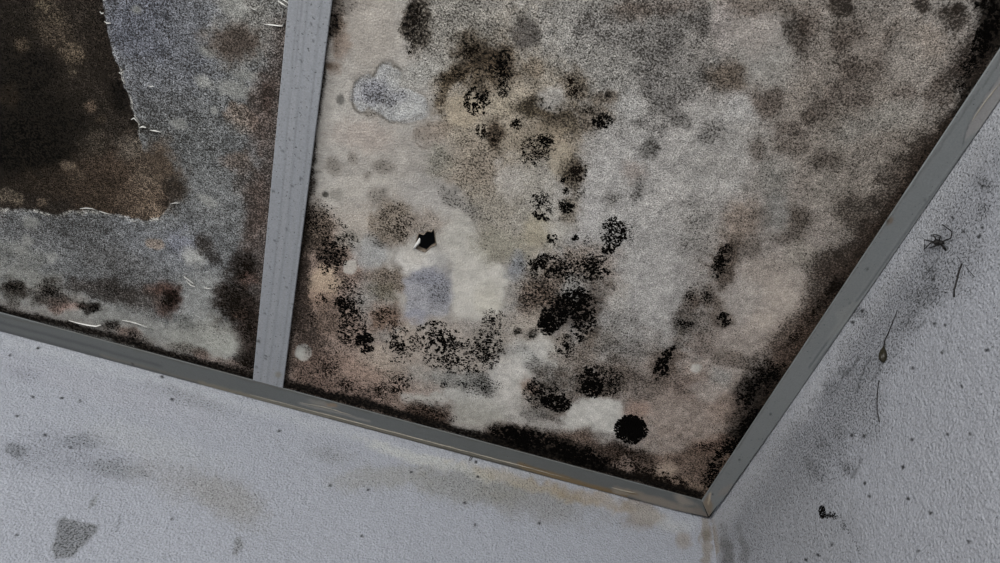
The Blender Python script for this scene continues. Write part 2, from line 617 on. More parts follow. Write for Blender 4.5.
HOLE = [(419, 233.5), (424, 234.5), (427, 231), (431.5, 232), (433.5, 229), (434.5, 234), (435.2, 240), (436, 244.5), (430, 247.5), (425.5, 252),
        (420.5, 250.2), (416, 248), (416.5, 241)]
hp = np.array([at_z(*p)[:2] for p in HOLE])
hc = hp.mean(0)


def in_poly(pts, poly):
    x, y = pts[:, 0], pts[:, 1]
    ins = np.zeros(len(x), bool)
    n = len(poly)
    for i in range(n):
        x0, y0 = poly[i]
        x1, y1 = poly[(i + 1) % n]
        ins ^= ((y0 > y) != (y1 > y)) & (x < (x1 - x0) * (y - y0) / ((y1 - y0) or 1e-12) + x0)
    return ins


BX0, BX1 = -1.0157, -0.9528     # batten edges
D = 0.0024

# --- big board between the batten and the right wall
us = steps((BX1 - 0.03, hc[0] - 0.03, D), (hc[0] - 0.03, hc[0] + 0.03, 0.0008), (hc[0] + 0.03, -0.002, D))
vs2 = steps((-2.4, -1.75, 0.05), (-1.75, -1.25, 0.005), (-1.25, hc[1] - 0.03, D), (hc[1] - 0.03, hc[1] + 0.03, 0.0008), (hc[1] + 0.03, -0.002, D))
me, P = grid_mesh('board', us, vs2, lambda u, v: np.stack([u, v, u * 0 + H], 1), MAT_BOARD,
                  keep=lambda c: ~in_poly(c, hp))
me.flip_normals()
B = Stains(P, (136, 132, 127), grain=0.62, fine=0.22, coarse=0.05)
E = B.ell
# large fields
E(660, 220, 130, 190, 10, .7, (140, 138, 135), .9, .66, .20)
E(680, 60, 110, 80, 0, .7, (120, 117, 113), .8, .75, .27)
E(840, 80, 130, 110, -30, .7, (114, 106, 98), .85, .75, .27)
E(860, 190, 90, 90, -40, .7, (116, 108, 99), .8, .75, .27)
E(770, 260, 80, 90, 0, .7, (134, 126, 119), .8, .6, .22)
E(560, 60, 110, 90, 0, .7, (128, 126, 121), .8, .8, .27)
E(500, 130, 80, 95, 0, .6, (136, 126, 110), .85, .6, .30)
E(505, 225, 55, 60, 20, .5, (140, 134, 122), .85, .5, .25)
E(545, 190, 30, 60, 0, .6, (146, 142, 134), .8, .6, .25)
E(610, 190, 45, 70, 10, .6, (152, 150, 147), .8, .6, .14)
E(630, 310, 55, 45, 0, .6, (146, 144, 141), .8, .65, .20)
E(690, 180, 40, 60, 10, .7, (152, 149, 145), .7, .6, .14)
E(655, 275, 30, 45, 10, .7, (152, 150, 147), .7, .55, .12)
E(720, 150, 45, 40, 0, .7, (148, 146, 142), .7, .55, .15)
E(765, 40, 26, 50, 10, .6, (138, 136, 131), .7, .5, .15)
E(755, 25, 22, 30, 0, .6, (136, 128, 122), .6, .5, .17)
E(640, 385, 75, 45, 0, .6, (134, 124, 116), .8, .7, .26)
E(700, 410, 60, 55, 0, .6, (136, 122, 112), .85, .6, .25)
E(745, 330, 50, 50, -20, .6, (142, 132, 124), .8, .5, .22)
E(780, 305, 32, 40, -30, .6, (160, 150, 140), .8, .35, .12)
E(735, 300, 26, 22, 0, .6, (152, 146, 140), .7, .45, .14)
E(810, 345, 22, 60, 34, .6, (118, 102, 90), .8, .7, .34)
E(520, 370, 46, 60, 0, .6, (164, 160, 154), .85, .35, .12)
E(500, 440, 60, 16, 14, .6, (150, 144, 137), .8, .5, .2)
E(440, 385, 60, 24, 10, .6, (150, 144, 136), .8, .45, .2)
# smooth re-plastered run beside the batten
B.poly([(326, 70), (334, -10), (402, -10), (404, 55), (420, 62), (442, 120), (430, 140), (445, 170), (466, 195), (474, 225), (482, 243), (500, 260),
        (512, 275), (505, 305), (495, 318), (455, 326), (400, 318), (372, 270), (350, 265), (310, 210)], 4, (148, 144, 138), .95, .18, .02, .0)
E(370, 30, 28, 50, 0, .7, (143, 137, 129), .8, .2, .03)
E(325, 140, 16, 60, 6, .7, (158, 155, 149), .8, .14, .02)
E(395, 170, 50, 40, 0, .7, (150, 145, 138), .7, .2, .03)
E(365, 135, 30, 16, 0, .7, (152, 140, 131), .6, .2)
B.poly([(450, 222), (468, 225), (478, 243), (496, 262), (508, 280), (500, 308), (480, 318), (455, 322), (448, 290), (455, 262), (444, 245)], 3, (178, 175, 167), .9, .12, .02)
E(490, 300, 16, 16, 0, .7, (176, 172, 160), .8, .15, .03)
E(455, 235, 20, 26, 0, .7, (164, 161, 153), .8, .15, .04)
E(352, 190, 40, 14, -10, .7, (166, 161, 153), .7, .2)
E(430, 190, 26, 16, 20, .7, (150, 147, 143), .7, .2)
E(352, 228, 26, 26, 0, .7, (156, 148, 138), .8, .3, .06)
# grey lobed bubble with a dark rim
lobes = ((367, 92, 15, 18, 0), (389, 77, 15, 13, 20), (405, 104, 24, 17, 15), (384, 98, 16, 15, 0))
for l in lobes:
    E(l[0], l[1], l[2] + 2.2, l[3] + 2.2, l[4], .10, (104, 99, 92), .7, ragged=.03)
for l in lobes:
    E(*l, .12, (146, 147, 147), .97, .55, .15, ragged=.03)
E(420, 72, 30, 16, -25, .6, (143, 142, 137), .8, .6, .22)
E(371, 90, 14, 11, 0, .6, (122, 123, 132), .7, .6, .38)
E(392, 96, 14, 8, 0, .6, (124, 125, 132), .6, .6, .36)
E(412, 108, 14, 9, 0, .6, (156, 157, 155), .6, .4, .15)
B.line([(401, 69.3), (394, 65.7), (383, 62.7), (377, 68), (373.5, 76), (368.6, 77.8), (362.6, 76.6), (354.8, 82.6), (353, 91), (352.3, 102), (354, 109), (360, 113.4),
        (366, 111.6), (369, 108)], 1.0, 1.0, (78, 74, 68), .85, warp=0)
B.line([(379, 113), (384, 117.6), (390, 122.5), (400, 122), (412, 119), (422, 114)], .9, 1.0, (88, 84, 78), .75, warp=0)
B.line([(385, 94), (386, 101), (381, 108), (379, 114)], .8, .8, (88, 86, 84), .7, warp=.2)
E(371, 113, 6, 5, 0, .6, (112, 106, 98), .7, fine=.3)
E(340.5, 98.5, 4.5, 4.8, 0, .22, (92, 90, 86), .9, ragged=.05)
E(333, 67, 9, 6, 0, .6, (112, 98, 86), .8, fine=.2)
E(328, 66, 4, 4, 0, .5, (74, 62, 50), .8)
E(338, 20, 9, 25, 8, .7, (92, 78, 66), .9, .6, .40, .3)
E(335, 22, 5, 17, 8, .6, (40, 34, 30), .8, coarse=.50)
E(343, 45, 9, 15, 0, .7, (124, 106, 92), .6)
for a in ((352, 158, 6, 6), (367, 176, 5, 5), (384, 166, 9, 8), (332, 166, 9, 8), (378, 197, 10, 9)):
    E(*a, 0, .7, (108, 102, 94), .65, fine=.28)
E(325.5, 194, 3.2, 2.8, 0, .35, (24, 22, 20), .9)
E(335, 193, 8, 6, 0, .7, (112, 110, 102), .6)
# tide lines
B.line([(425 + 9.5 * math.cos(t), 138 + 10.5 * math.sin(t)) for t in np.linspace(.9, 5.0, 14)], .7, .9, (84, 76, 68), .7, warp=0)
B.line([(437, 165), (455, 180), (470, 197), (475, 225), (486, 248), (502, 263)], .8, 1.2, (108, 104, 96), .6, warp=.3)
# top speckled patch, tan field
E(450, 25, 45, 34, 0, .6, (122, 119, 112), .8, .8, .32, .1)
E(418, 24, 14, 27, 5, .4, (88, 80, 70), .75, .7, .46, .42)
E(412, 18, 7, 17, 0, .6, (58, 50, 44), .6, coarse=.52)
E(470, 50, 20, 16, 0, .6, (84, 72, 56), .8, .6, .44, .42)
E(456, 75, 22, 9, -25, .6, (84, 70, 50), .8, fine=.42, coarse=.42)
E(487, 68, 24, 22, 0, .6, (78, 64, 46), .8, fine=.42, coarse=.43)
E(480, 52, 12, 8, 0, .6, (66, 56, 42), .6)
E(462, 110, 20, 18, 0, .5, (154, 142, 122), .8, .4, .2, .08)
E(500, 105, 14, 12, 0, .6, (150, 140, 122), .7, fine=.25)
E(437, 132, 16, 12, 0, .6, (120, 108, 95), .7, fine=.3)
E(426, 138, 14, 14, 0, .4, (132, 122, 112), .5, fine=.24)
E(440, 165, 18, 14, 20, .6, (122, 119, 108), .8, .5, .3)
E(480, 170, 30, 24, 0, .6, (136, 125, 111), .8, .5, .36, .12)
E(460, 200, 34, 8, 35, .6, (116, 113, 108), .7, fine=.36)
E(524, 33, 15, 14, 0, .35, (76, 72, 69), .85, .7, .32)
E(505, 62, 14, 26, 0, .6, (80, 66, 50), .75, fine=.42, coarse=.46)
E(533, 70, 10, 12, 0, .6, (112, 100, 84), .7, fine=.34, coarse=.25)
E(535, 107, 22, 11, 0, .6, (70, 60, 42), .85, .6, .44, .38)
E(560, 122, 22, 16, 20, .6, (72, 61, 45), .8, .6, .44, .42)
E(552, 100, 14, 12, 0, .6, (148, 146, 142), .7, .5, .15)
E(520, 92, 10, 8, 0, .6, (150, 140, 124), .7)
E(577, 90, 15, 17, 0, .6, (104, 92, 76), .75, .6, .38, .25)
E(606, 98, 12, 8, 0, .6, (106, 94, 80), .7, fine=.36)
E(607, 95, 4, 4, 0, .5, (30, 26, 22), .8, coarse=.52)
E(595, 117, 17, 14, 0, .6, (100, 88, 74), .7, fine=.4, coarse=.2)
E(545, 140, 30, 22, 0, .6, (132, 120, 102), .8, .5, .3, .1)
E(510, 135, 16, 14, 0, .6, (140, 130, 114), .7, .5, .3)
E(560, 160, 12, 16, 0, .6, (148, 138, 120), .8, .4, .2)
E(576, 172, 15, 20, 0, .6, (84, 72, 54), .85, .6, .42, .38)
E(495, 135, 9, 16, 0, .6, (82, 66, 50), .8, fine=.42, coarse=.42)
E(444, 95, 6, 26, 25, .6, (92, 78, 58), .7, fine=.42, coarse=.36)
E(575, 210, 14, 16, 0, .6, (108, 98, 82), .7, fine=.36)
E(510, 180, 14, 20, 0, .6, (160, 156, 150), .7, .5, .15)
E(500, 245, 26, 16, 10, .6, (134, 130, 116), .8, .4, .22)
E(535, 233, 16, 16, -30, .6, (146, 138, 118), .8, .4, .2)
E(515, 268, 11, 13, 0, .6, (126, 130, 136), .8, .5, .24)
E(560, 228, 16, 8, 0, .7, (160, 156, 148), .7, .4, .1)
# greys and browns over the middle
for a in ((665, 25, 22, 20, 92), (702, 22, 10, 16, 80), (650, 50, 26, 18, 104), (610, 28, 22, 16, 108), (655, 72, 16, 14, 106), (678, 92, 16, 12, 104),
          (670, 110, 13, 10, 102), (682, 122, 11, 9, 96), (640, 122, 9, 8, 108), (658, 130, 9, 7, 108), (711, 130, 12, 12, 98), (652, 88, 10, 14, 106),
          (707, 70, 8, 12, 92), (588, 22, 14, 16, 108), (632, 15, 14, 10, 104)):
    E(a[0], a[1], a[2], a[3], rng.uniform(-30, 30), .7, (a[4], a[4] - 3, a[4] - 6), .62, fine=.36)
E(714, 62, 6, 8, 20, .5, (140, 138, 134), .7)
E(730, 78, 20, 17, 20, .7, (92, 80, 68), .8, fine=.36)
E(722, 20, 10, 30, 0, .6, (142, 135, 131), .6, fine=.12)
E(655, 5, 40, 8, 0, .7, (92, 80, 72), .6, fine=.36)
E(630, 12, 20, 8, 0, .7, (96, 84, 74), .5)
E(760, 5, 40, 10, 0, .7, (96, 84, 74), .6, fine=.34)
E(632, 105, 14, 14, 0, .7, (152, 151, 148), .6, fine=.12)
E(740, 110, 18, 14, 0, .7, (150, 149, 147), .6, fine=.14)
E(650, 150, 9, 11, 0, .6, (74, 72, 68), .75, .6, .38)
E(634, 172, 12, 10, 0, .7, (122, 110, 102), .6)
E(636, 190, 6, 12, 10, .7, (96, 93, 90), .6, fine=.36)
E(610, 200, 8, 8, 0, .7, (116, 113, 108), .5, fine=.34)
E(605, 170, 12, 14, 0, .7, (160, 158, 155), .6, fine=.1)
E(590, 215, 10, 18, 15, .7, (164, 162, 160), .7, .5, .1)
E(690, 245, 14, 16, 0, .7, (114, 111, 107), .55, fine=.3)
E(700, 215, 18, 20, 0, .7, (124, 121, 116), .5, fine=.28)
E(733, 185, 8, 9, 0, .6, (168, 166, 162), .6)
E(745, 187, 4, 4, 0, .5, (100, 97, 92), .7)
E(720, 165, 20, 14, 0, .7, (130, 127, 122), .5)
E(738, 225, 16, 22, 20, .6, (118, 104, 92), .7, fine=.3)
E(725, 262, 15, 26, 24, .6, (84, 72, 62), .85, .6, .40, .2)
E(708, 300, 14, 14, 20, .6, (94, 82, 72), .75, fine=.4, coarse=.15)
E(690, 308, 9, 16, 0, .6, (92, 80, 70), .7, fine=.4)
E(685, 325, 14, 10, 0, .6, (84, 78, 72), .75, fine=.42, coarse=.2)
E(700, 325, 14, 12, 0, .7, (108, 102, 96), .6, fine=.36)
E(676, 347, 8, 16, 25, .6, (98, 90, 82), .6, fine=.36)
E(665, 366, 14, 22, 25, .6, (92, 78, 68), .7, fine=.36)
E(723, 320, 11, 11, 0, .5, (86, 76, 68), .8, fine=.3)
E(705, 345, 18, 12, 0, .7, (110, 98, 90), .6, fine=.34)
E(697, 368, 5, 4.5, 0, .4, (168, 166, 160), .85, .3, .08, 0, ragged=.1)
E(722, 378, 11, 10, 0, .6, (136, 134, 130), .8, .8, .22)
E(735, 360, 20, 7, 0, .7, (98, 88, 80), .7, fine=.36)
E(690, 390, 17, 16, 0, .7, (112, 98, 90), .7, fine=.34)
E(645, 387, 20, 14, 0, .7, (104, 94, 87), .7, fine=.36)
E(625, 350, 26, 14, 0, .7, (108, 106, 103), .6, fine=.34)
E(620, 322, 22, 14, 0, .7, (116, 113, 109), .5, fine=.3)
E(600, 340, 16, 12, 0, .7, (112, 106, 98), .6, fine=.36)
E(612, 295, 16, 16, 0, .7, (158, 154, 147), .6)
E(715, 392, 22, 10, 0, .7, (158, 150, 143), .6, fine=.14)
E(670, 412, 30, 14, 10, .7, (146, 134, 125), .7, fine=.2)
E(735, 410, 22, 16, 0, .7, (132, 114, 102), .6)
# right top
for a in ((797, 30, 16, 21, 0, 70, .42), (803, 24, 6, 10, 0, 52, .45), (840, 6, 14, 12, 0, 52, .46), (952, 16, 14, 15, 0, 60, .46), (958, 8, 7, 6, 0, 36, .5),
          (923, 6, 10, 8, 0, 58, .44), (893, 34, 15, 9, -30, 70, .4), (885, 58, 9, 14, 20, 82, .36), (850, 66, 14, 12, -20, 84, .38), (847, 35, 16, 12, 0, 84, .38),
          (838, 45, 9, 9, 0, 80, .36), (860, 75, 24, 12, -20, 90, .34), (870, 50, 12, 12, 0, 82, .36), (835, 92, 16, 10, 0, 96, .34), (822, 108, 14, 11, 0, 92, .34),
          (809, 117, 7, 8, 0, 72, .36), (855, 100, 16, 10, 0, 96, .32), (765, 100, 14, 14, 0, 96, .32), (790, 128, 16, 10, 0, 98, .34), (940, 92, 15, 15, 0, 84, .38),
          (905, 95, 14, 12, 0, 100, .3), (812, 20, 8, 16, 0, 96, .3), (775, 95, 9, 9, 0, 92, .32), (767, 108, 12, 14, 0, 92, .32)):
    v = a[5]
    E(a[0], a[1], a[2], a[3], a[4], .55, (v, v - 9, v - 16), .72, fine=a[6])
E(868, 48, 13, 10, 0, .7, (132, 124, 116), .6, fine=.16)
E(910, 55, 28, 24, -40, .7, (126, 120, 113), .7, fine=.2)
E(930, 45, 16, 20, -40, .7, (124, 114, 104), .6)
E(780, 75, 20, 12, 0, .7, (128, 124, 118), .6, fine=.2)
E(870, 125, 40, 14, -20, .7, (120, 117, 111), .7, fine=.26)
E(900, 115, 20, 16, 0, .7, (124, 120, 113), .6, fine=.22)
# right middle
for a in ((855, 208, 19, 16, 0, 78, .40), (862, 222, 16, 12, 0, 80, .40), (793, 226, 15, 18, 0, 86, .36), (800, 218, 9, 10, 0, 78, .38), (832, 165, 12, 10, -40, 82, .36),
          (822, 160, 12, 10, 0, 90, .34), (790, 145, 18, 9, 0, 92, .34), (758, 150, 9, 12, 0, 86, .32), (845, 255, 20, 16, -40, 62, .46), (822, 268, 16, 14, 0, 84, .4),
          (868, 232, 10, 10, 0, 70, .44), (905, 165, 16, 20, 35, 74, .42), (890, 180, 12, 14, 35, 84, .38), (920, 145, 10, 16, 35, 64, .44), (762, 218, 12, 10, 0, 96, .3),
          (752, 245, 10, 12, 0, 96, .3), (880, 200, 10, 12, 0, 84, .38)):
    v = a[5]
    E(a[0], a[1], a[2], a[3], a[4], .6, (v, v - 8, v - 15), .75, fine=a[6])
E(773, 180, 16, 18, 0, .7, (112, 112, 107), .6, fine=.26)
E(775, 212, 13, 16, 0, .7, (114, 114, 111), .7, fine=.2)
E(765, 270, 18, 14, 0, .7, (144, 135, 126), .7, fine=.18)
E(780, 165, 14, 10, 0, .7, (134, 130, 124), .6, fine=.18)
E(825, 190, 14, 20, 30, .7, (126, 120, 112), .6, fine=.24)
E(860, 160, 20, 16, 0, .7, (114, 108, 101), .5, fine=.28)
E(800, 255, 14, 14, 0, .7, (132, 126, 116), .5)
# dark growth along the right strip
B.poly([(1010, -10), (960, 40), (935, 85), (985, 75), (1010, 35)], 12, (72, 62, 56), .75, .8, .46, .30)
B.poly([(1010, -20), (975, 0), (978, 60), (1000, 48)], 7, (20, 17, 15), .85, .6, .5, .52)
B.line([(1000, 30), (955, 112), (880, 225), (800, 345), (705, 494)], 4.4, 3.5, (16, 13, 11), .9, fine=.55, coarse=.52)
B.line([(950, 125), (800, 340), (745, 430), (715, 480)], 13, 12, (64, 52, 44), .75, fine=.44, coarse=.34)
E(985, 45, 14, 40, 28, .6, (40, 33, 29), .6, fine=.5, coarse=.44)
E(967, 70, 12, 24, 30, .7, (60, 50, 44), .6, fine=.48, coarse=.36)
E(825, 285, 16, 32, 38, .7, (70, 58, 50), .65, fine=.46, coarse=.28)
E(835, 290, 8, 14, 38, .6, (28, 22, 19), .7, coarse=.42)
E(790, 340, 18, 44, 36, .7, (82, 66, 56), .65, fine=.44, coarse=.28)
E(762, 378, 18, 22, 36, .6, (40, 32, 27), .7, fine=.5, coarse=.40)
E(745, 398, 12, 20, 20, .6, (36, 28, 24), .7, coarse=.42)
E(780, 360, 12, 14, 30, .6, (92, 76, 66), .5)
E(752, 430, 16, 24, 30, .6, (24, 19, 16), .8, fine=.5, coarse=.52)
E(730, 450, 20, 14, -20, .6, (36, 28, 24), .7, fine=.5, coarse=.46)
E(712, 470, 12, 20, 20, .6, (24, 19, 16), .7, fine=.5, coarse=.46)
# lower left beside the batten: pink-brown with black growth
B.poly([(300, 215), (330, 215), (372, 275), (352, 300), (385, 350), (410, 380), (455, 398), (445, 430), (400, 428), (285, 390), (290, 260)], 12,
       (134, 114, 102), .85, .6, .32, .34)
E(315, 225, 18, 22, 0, .6, (96, 84, 72), .8, .6, .42, .34)
E(330, 258, 16, 20, 0, .6, (90, 76, 66), .7, fine=.42, coarse=.34)
E(322, 282, 17, 15, 0, .45, (168, 148, 126), .9, .5, .14, .02)
E(316, 300, 14, 12, 0, .7, (150, 126, 108), .7, .4, .2)
E(350, 267, 7.5, 7, 0, .18, (164, 159, 151), .95, .2, .05, 0, ragged=.12)
E(350, 240, 12, 9, 20, .6, (120, 116, 108), .7, fine=.34)
E(372, 255, 16, 18, -20, .6, (146, 148, 148), .75, .4, .14)
E(380, 242, 12, 8, 30, .6, (108, 108, 106), .6, fine=.38)
E(395, 222, 24, 22, 0, .5, (124, 112, 98), .85, .5, .34, .2)
E(425, 222, 18, 14, 0, .6, (134, 124, 114), .8, .45, .24)
E(395, 280, 20, 14, 0, .6, (118, 104, 90), .8, .5, .36, .2)
E(385, 293, 14, 9, 0, .6, (104, 98, 82), .7, fine=.36, coarse=.2)
E(418, 262, 24, 14, 0, .5, (186, 183, 177), .9, .15, .03)
E(415, 255, 10, 9, 0, .6, (178, 174, 166), .8)
E(440, 262, 12, 14, 0, .7, (160, 159, 156), .7)
B.poly([(404, 278), (425, 270), (448, 278), (452, 300), (446, 318), (425, 322), (410, 322), (400, 312), (406, 302)], 3.5, (138, 139, 145), .9, .4, .19)
E(414, 315, 12, 8, 0, .35, (134, 135, 144), .9, .3, .1)
E(430, 276, 18, 9, 0, .7, (126, 128, 138), .7, fine=.24)
E(437, 292, 12, 14, 0, .7, (122, 124, 132), .6, fine=.34)
E(305, 352, 17, 12, 0, .7, (102, 86, 76), .6)
E(303.5, 352, 8, 8, 0, .14, (176, 176, 170), .97, .15, .02, 0, ragged=.07)
E(380, 362, 22, 14, 20, .7, (158, 146, 132), .7, fine=.2)
E(355, 372, 26, 12, 20, .7, (146, 124, 110), .7, fine=.24)
E(318, 372, 22, 20, 0, .7, (108, 88, 78), .7, fine=.40, coarse=.40)
E(310, 330, 12, 20, 0, .7, (72, 60, 54), .7, fine=.46, coarse=.34)
E(330, 318, 16, 20, 0, .7, (110, 92, 80), .6, fine=.4, coarse=.25)
E(300, 300, 8, 40, 4, .7, (60, 50, 45), .7, fine=.48, coarse=.36)
E(305, 230, 6, 60, 6, .7, (62, 54, 48), .6, fine=.46, coarse=.34)
E(352, 392, 40, 12, 17, .7, (112, 92, 82), .6, fine=.38, coarse=.40)
E(445, 350, 50, 24, 8, .6, (150, 140, 130), .8, .35, .22, .14)
E(402, 345, 20, 20, 0, .6, (152, 140, 128), .8, .35, .22, .16)
E(385, 318, 16, 14, 0, .6, (112, 86, 68), .8, .5, .34, .25)
E(490, 340, 20, 26, 0, .6, (134, 126, 116), .7, .4, .3, .2)
E(470, 396, 32, 8, 8, .5, (164, 163, 158), .9, .3, .1)
E(430, 400, 26, 8, 10, .6, (166, 164, 158), .85, .3, .1)
E(465, 380, 36, 8, 5, .6, (122, 123, 120), .75, .5, .32)
E(487, 384, 22, 12, 0, .6, (104, 103, 100), .7, fine=.4, coarse=.2)
E(496, 372, 10, 10, 0, .7, (158, 157, 154), .6)
E(430, 413, 28, 12, 12, .5, (86, 68, 57), .85, .6, .42, .3)
E(478, 414, 26, 14, 15, .5, (148, 146, 138), .85, .3, .1)
E(490, 405, 18, 10, 0, .6, (162, 160, 153), .7)
# dark big colony surroundings and pale patches
E(565, 285, 45, 34, -20, .6, (126, 110, 96), .7, .6, .38, .38)
E(540, 300, 22, 20, -30, .6, (104, 86, 72), .75, .7, .42, .46)
E(572, 312, 40, 18, -35, .6, (50, 40, 34), .7, coarse=.42)
E(588, 320, 14, 22, 10, .6, (70, 58, 48), .6, coarse=.36)
E(575, 288, 14, 12, 0, .6, (142, 144, 142), .6, fine=.3)
E(525, 325, 26, 14, 0, .7, (150, 140, 128), .7, fine=.28, coarse=.16)
for a in ((533, 335, 6, 5), (505, 353, 7, 4), (518, 332, 4, 3), (526, 349, 4, 3)):
    E(*a, 0, .7, (60, 54, 48), .7, fine=.5, coarse=.52)
E(548, 342, 16, 8, 0, .7, (140, 132, 120), .6)
E(545, 357, 17, 16, 0, .5, (172, 170, 164), .9, .3, .08, .02)
E(520, 355, 14, 12, 0, .6, (152, 152, 148), .7, fine=.26, coarse=.12)
E(512, 385, 18, 30, 0, .6, (176, 173, 167), .88, .3, .08, .02)
E(535, 366, 9, 7, 0, .6, (120, 119, 115), .7, fine=.34)
E(555, 378, 20, 14, 0, .7, (118, 118, 115), .75, .6, .3)
E(565, 352, 14, 20, 0, .7, (122, 110, 98), .6, fine=.36, coarse=.16)
E(585, 350, 10, 22, 10, .7, (120, 108, 96), .6, fine=.36)
E(600, 380, 32, 22, 0, .6, (92, 80, 70), .7, fine=.42, coarse=.28)
E(548, 396, 28, 22, 0, .6, (92, 80, 70), .7, fine=.42, coarse=.28)
E(529, 386, 8, 10, 0, .7, (134, 110, 94), .6)
E(535, 415, 14, 7, 0, .7, (110, 108, 104), .7, fine=.34)
B.poly([(560, 418), (570, 403), (592, 399), (618, 402), (626, 412), (615, 436), (590, 430), (565, 428)], 3.5, (178, 176, 170), .95, .3, .08, .0)
E(600, 408, 16, 6, 0, .6, (184, 182, 176), .7)
E(640, 412, 14, 10, 0, .7, (140, 114, 100), .6)
# rim growth along the bottom strip
B.poly([(470, 440), (500, 424), (545, 432), (585, 430), (605, 445), (660, 452), (700, 448), (745, 440), (706, 502), (600, 475), (470, 445)], 6,
       (108, 90, 78), .9, .7, .40, .32)
E(540, 444, 50, 12, 14, .5, (40, 33, 29), .75, .6, .5, .50)
E(585, 458, 26, 11, 14, .5, (36, 30, 26), .7, coarse=.48)
E(625, 456, 24, 12, 10, .6, (66, 50, 42), .7, fine=.46, coarse=.36)
E(624, 467, 12, 9, 0, .6, (132, 116, 106), .7, fine=.24, coarse=.1)
E(664, 470, 12, 9, 0, .6, (156, 140, 124), .75, .5, .22, .12)
E(690, 490, 16, 7, 14, .6, (134, 116, 98), .7, .6, .26, .16)
E(676, 484, 30, 8, 14, .6, (120, 102, 88), .6, fine=.34, coarse=.24)
E(650, 480, 40, 5, 14, .7, (30, 25, 22), .6, coarse=.42)
E(712, 446, 18, 8, -10, .6, (120, 96, 82), .6, coarse=.3)
B.line([(283, 382), (440, 425), (560, 457), (700, 495)], 4.2, 3.0, (14, 12, 11), .9, fine=.55, coarse=.56)
B.line([(331, 0), (286, 384)], 2.0, 3.0, (36, 31, 27), .8, fine=.5, coarse=.36, warp=.5)
# the growth goes on past the top edge of the photograph
for k in range(70):
    v = rng.choice((72, 84, 96, 108, 128, 140))
    E(rng.uniform(340, 1250), rng.uniform(-330, -14), rng.uniform(9, 34), rng.uniform(8, 28), rng.uniform(-40, 40), .6, (v, v - 6, v - 12), .7, fine=.4 - (v - 72) * .003)
B.line([(1350, -490), (1160, -205), (1000, 40)], 12, 12, (30, 25, 21), .8, fine=.5, coarse=.46)
B.line([(348, -140), (331, 0)], 6, 6, (44, 37, 32), .7, fine=.46, coarse=.34)
B.gain, B.sat = 1.0, .84
B.mottle(40, .10, 12)
B.mottle(12, .16, 2)
B.mottle(5, .16, 8)
B.store(me)
board = bpy.data.objects.new('board', me)
COL.objects.link(board)
to_ceiling(board)
board['label'] = 'large mouldy ceiling board with a torn hole, right of the batten'

# --- board left of the batten, with its paint layer peeled off a dark brown field
PEEL = [(-150, -30), (-110, -90), (-20, -150), (60, -130), (98, -60), (101, -5), (104, 18), (108, 32), (112, 50), (121, 70), (125, 90), (131, 108), (137, 124), (136, 136), (140, 150),
        (146, 162), (152, 178), (158, 190), (166, 200), (168, 208), (160, 218), (145, 221), (128, 219), (110, 213), (100, 210), (88, 207), (80, 211),
        (62, 214), (48, 212), (35, 208), (20, 209), (-60, 200), (-120, 150), (-165, 60)]
us = steps((-2.6, -1.95, 0.05), (-1.95, -1.62, 0.006), (-1.62, BX0 + 0.03, 0.0022))
vs2 = steps((-2.4, -1.6, 0.05), (-1.6, -1.0, 0.006), (-1.0, -0.002, 0.0022))
me, P = grid_mesh('board', us, vs2, lambda u, v: np.stack([u, v, u * 0 + H], 1), MAT_BOARD)
me.flip_normals()
B = Stains(P, (100, 102, 103), grain=1.05, fine=0.30, coarse=0.06)
E = B.ell
E(150, 30, 60, 60, 0, .7, (88, 91, 101), .9, 1.15, .30)
E(200, 20, 40, 40, 0, .7, (98, 100, 104), .7, 1.0, .26)
E(250, 20, 30, 40, 0, .7, (116, 114, 109), .8, 1.0, .22)
E(150, 90, 40, 30, 0, .7, (98, 100, 103), .7, 1.1, .28)
E(165, 110, 26, 18, 0, .7, (84, 85, 86), .7, 1.1, .34)
E(180, 160, 50, 40, 0, .7, (92, 94, 94), .8, 1.15, .32)
E(215, 190, 40, 30, 0, .7, (108, 110, 110), .7, 1.0, .24)
E(80, 240, 80, 25, 8, .7, (86, 87, 88), .8, 1.15, .34)
E(60, 255, 45, 16, 10, .7, (104, 106, 107), .7, 1.0, .26)
E(170, 250, 50, 22, 20, .7, (112, 115, 119), .8, .9, .22)
E(182, 245, 16, 12, 20, .7, (116, 119, 131), .7)
E(120, 262, 40, 14, 10, .7, (94, 94, 94), .7, 1.0, .3)
E(20, 255, 30, 10, 15, .7, (112, 113, 109), .7, .9, .22)
E(90, 318, 130, 20, 15, .7, (130, 131, 127), .9, .5, .10)
E(30, 282, 40, 14, 15, .7, (120, 121, 116), .8, .6, .16)
E(205, 300, 30, 26, 0, .7, (126, 128, 126), .85, .6, .12)
E(215, 342, 40, 20, 14, .6, (142, 143, 136), .9, .35, .05)
E(225, 340, 20, 14, 20, .6, (148, 149, 142), .8, .3, .04)
E(60, 300, 30, 10, 10, .7, (132, 128, 122), .7, .5, .12)
# the growth goes on past the edges of the photograph
for k in range(40):
    v = rng.choice((64, 78, 92, 110, 122))
    x_, y_ = (rng.uniform(-260, -12), rng.uniform(150, 300)) if k < 18 else (rng.uniform(110, 280), rng.uniform(-260, -12))
    E(x_, y_, rng.uniform(8, 26), rng.uniform(7, 20), rng.uniform(-40, 40), .6, (v, v - 3, v - 5), .65, fine=.34)
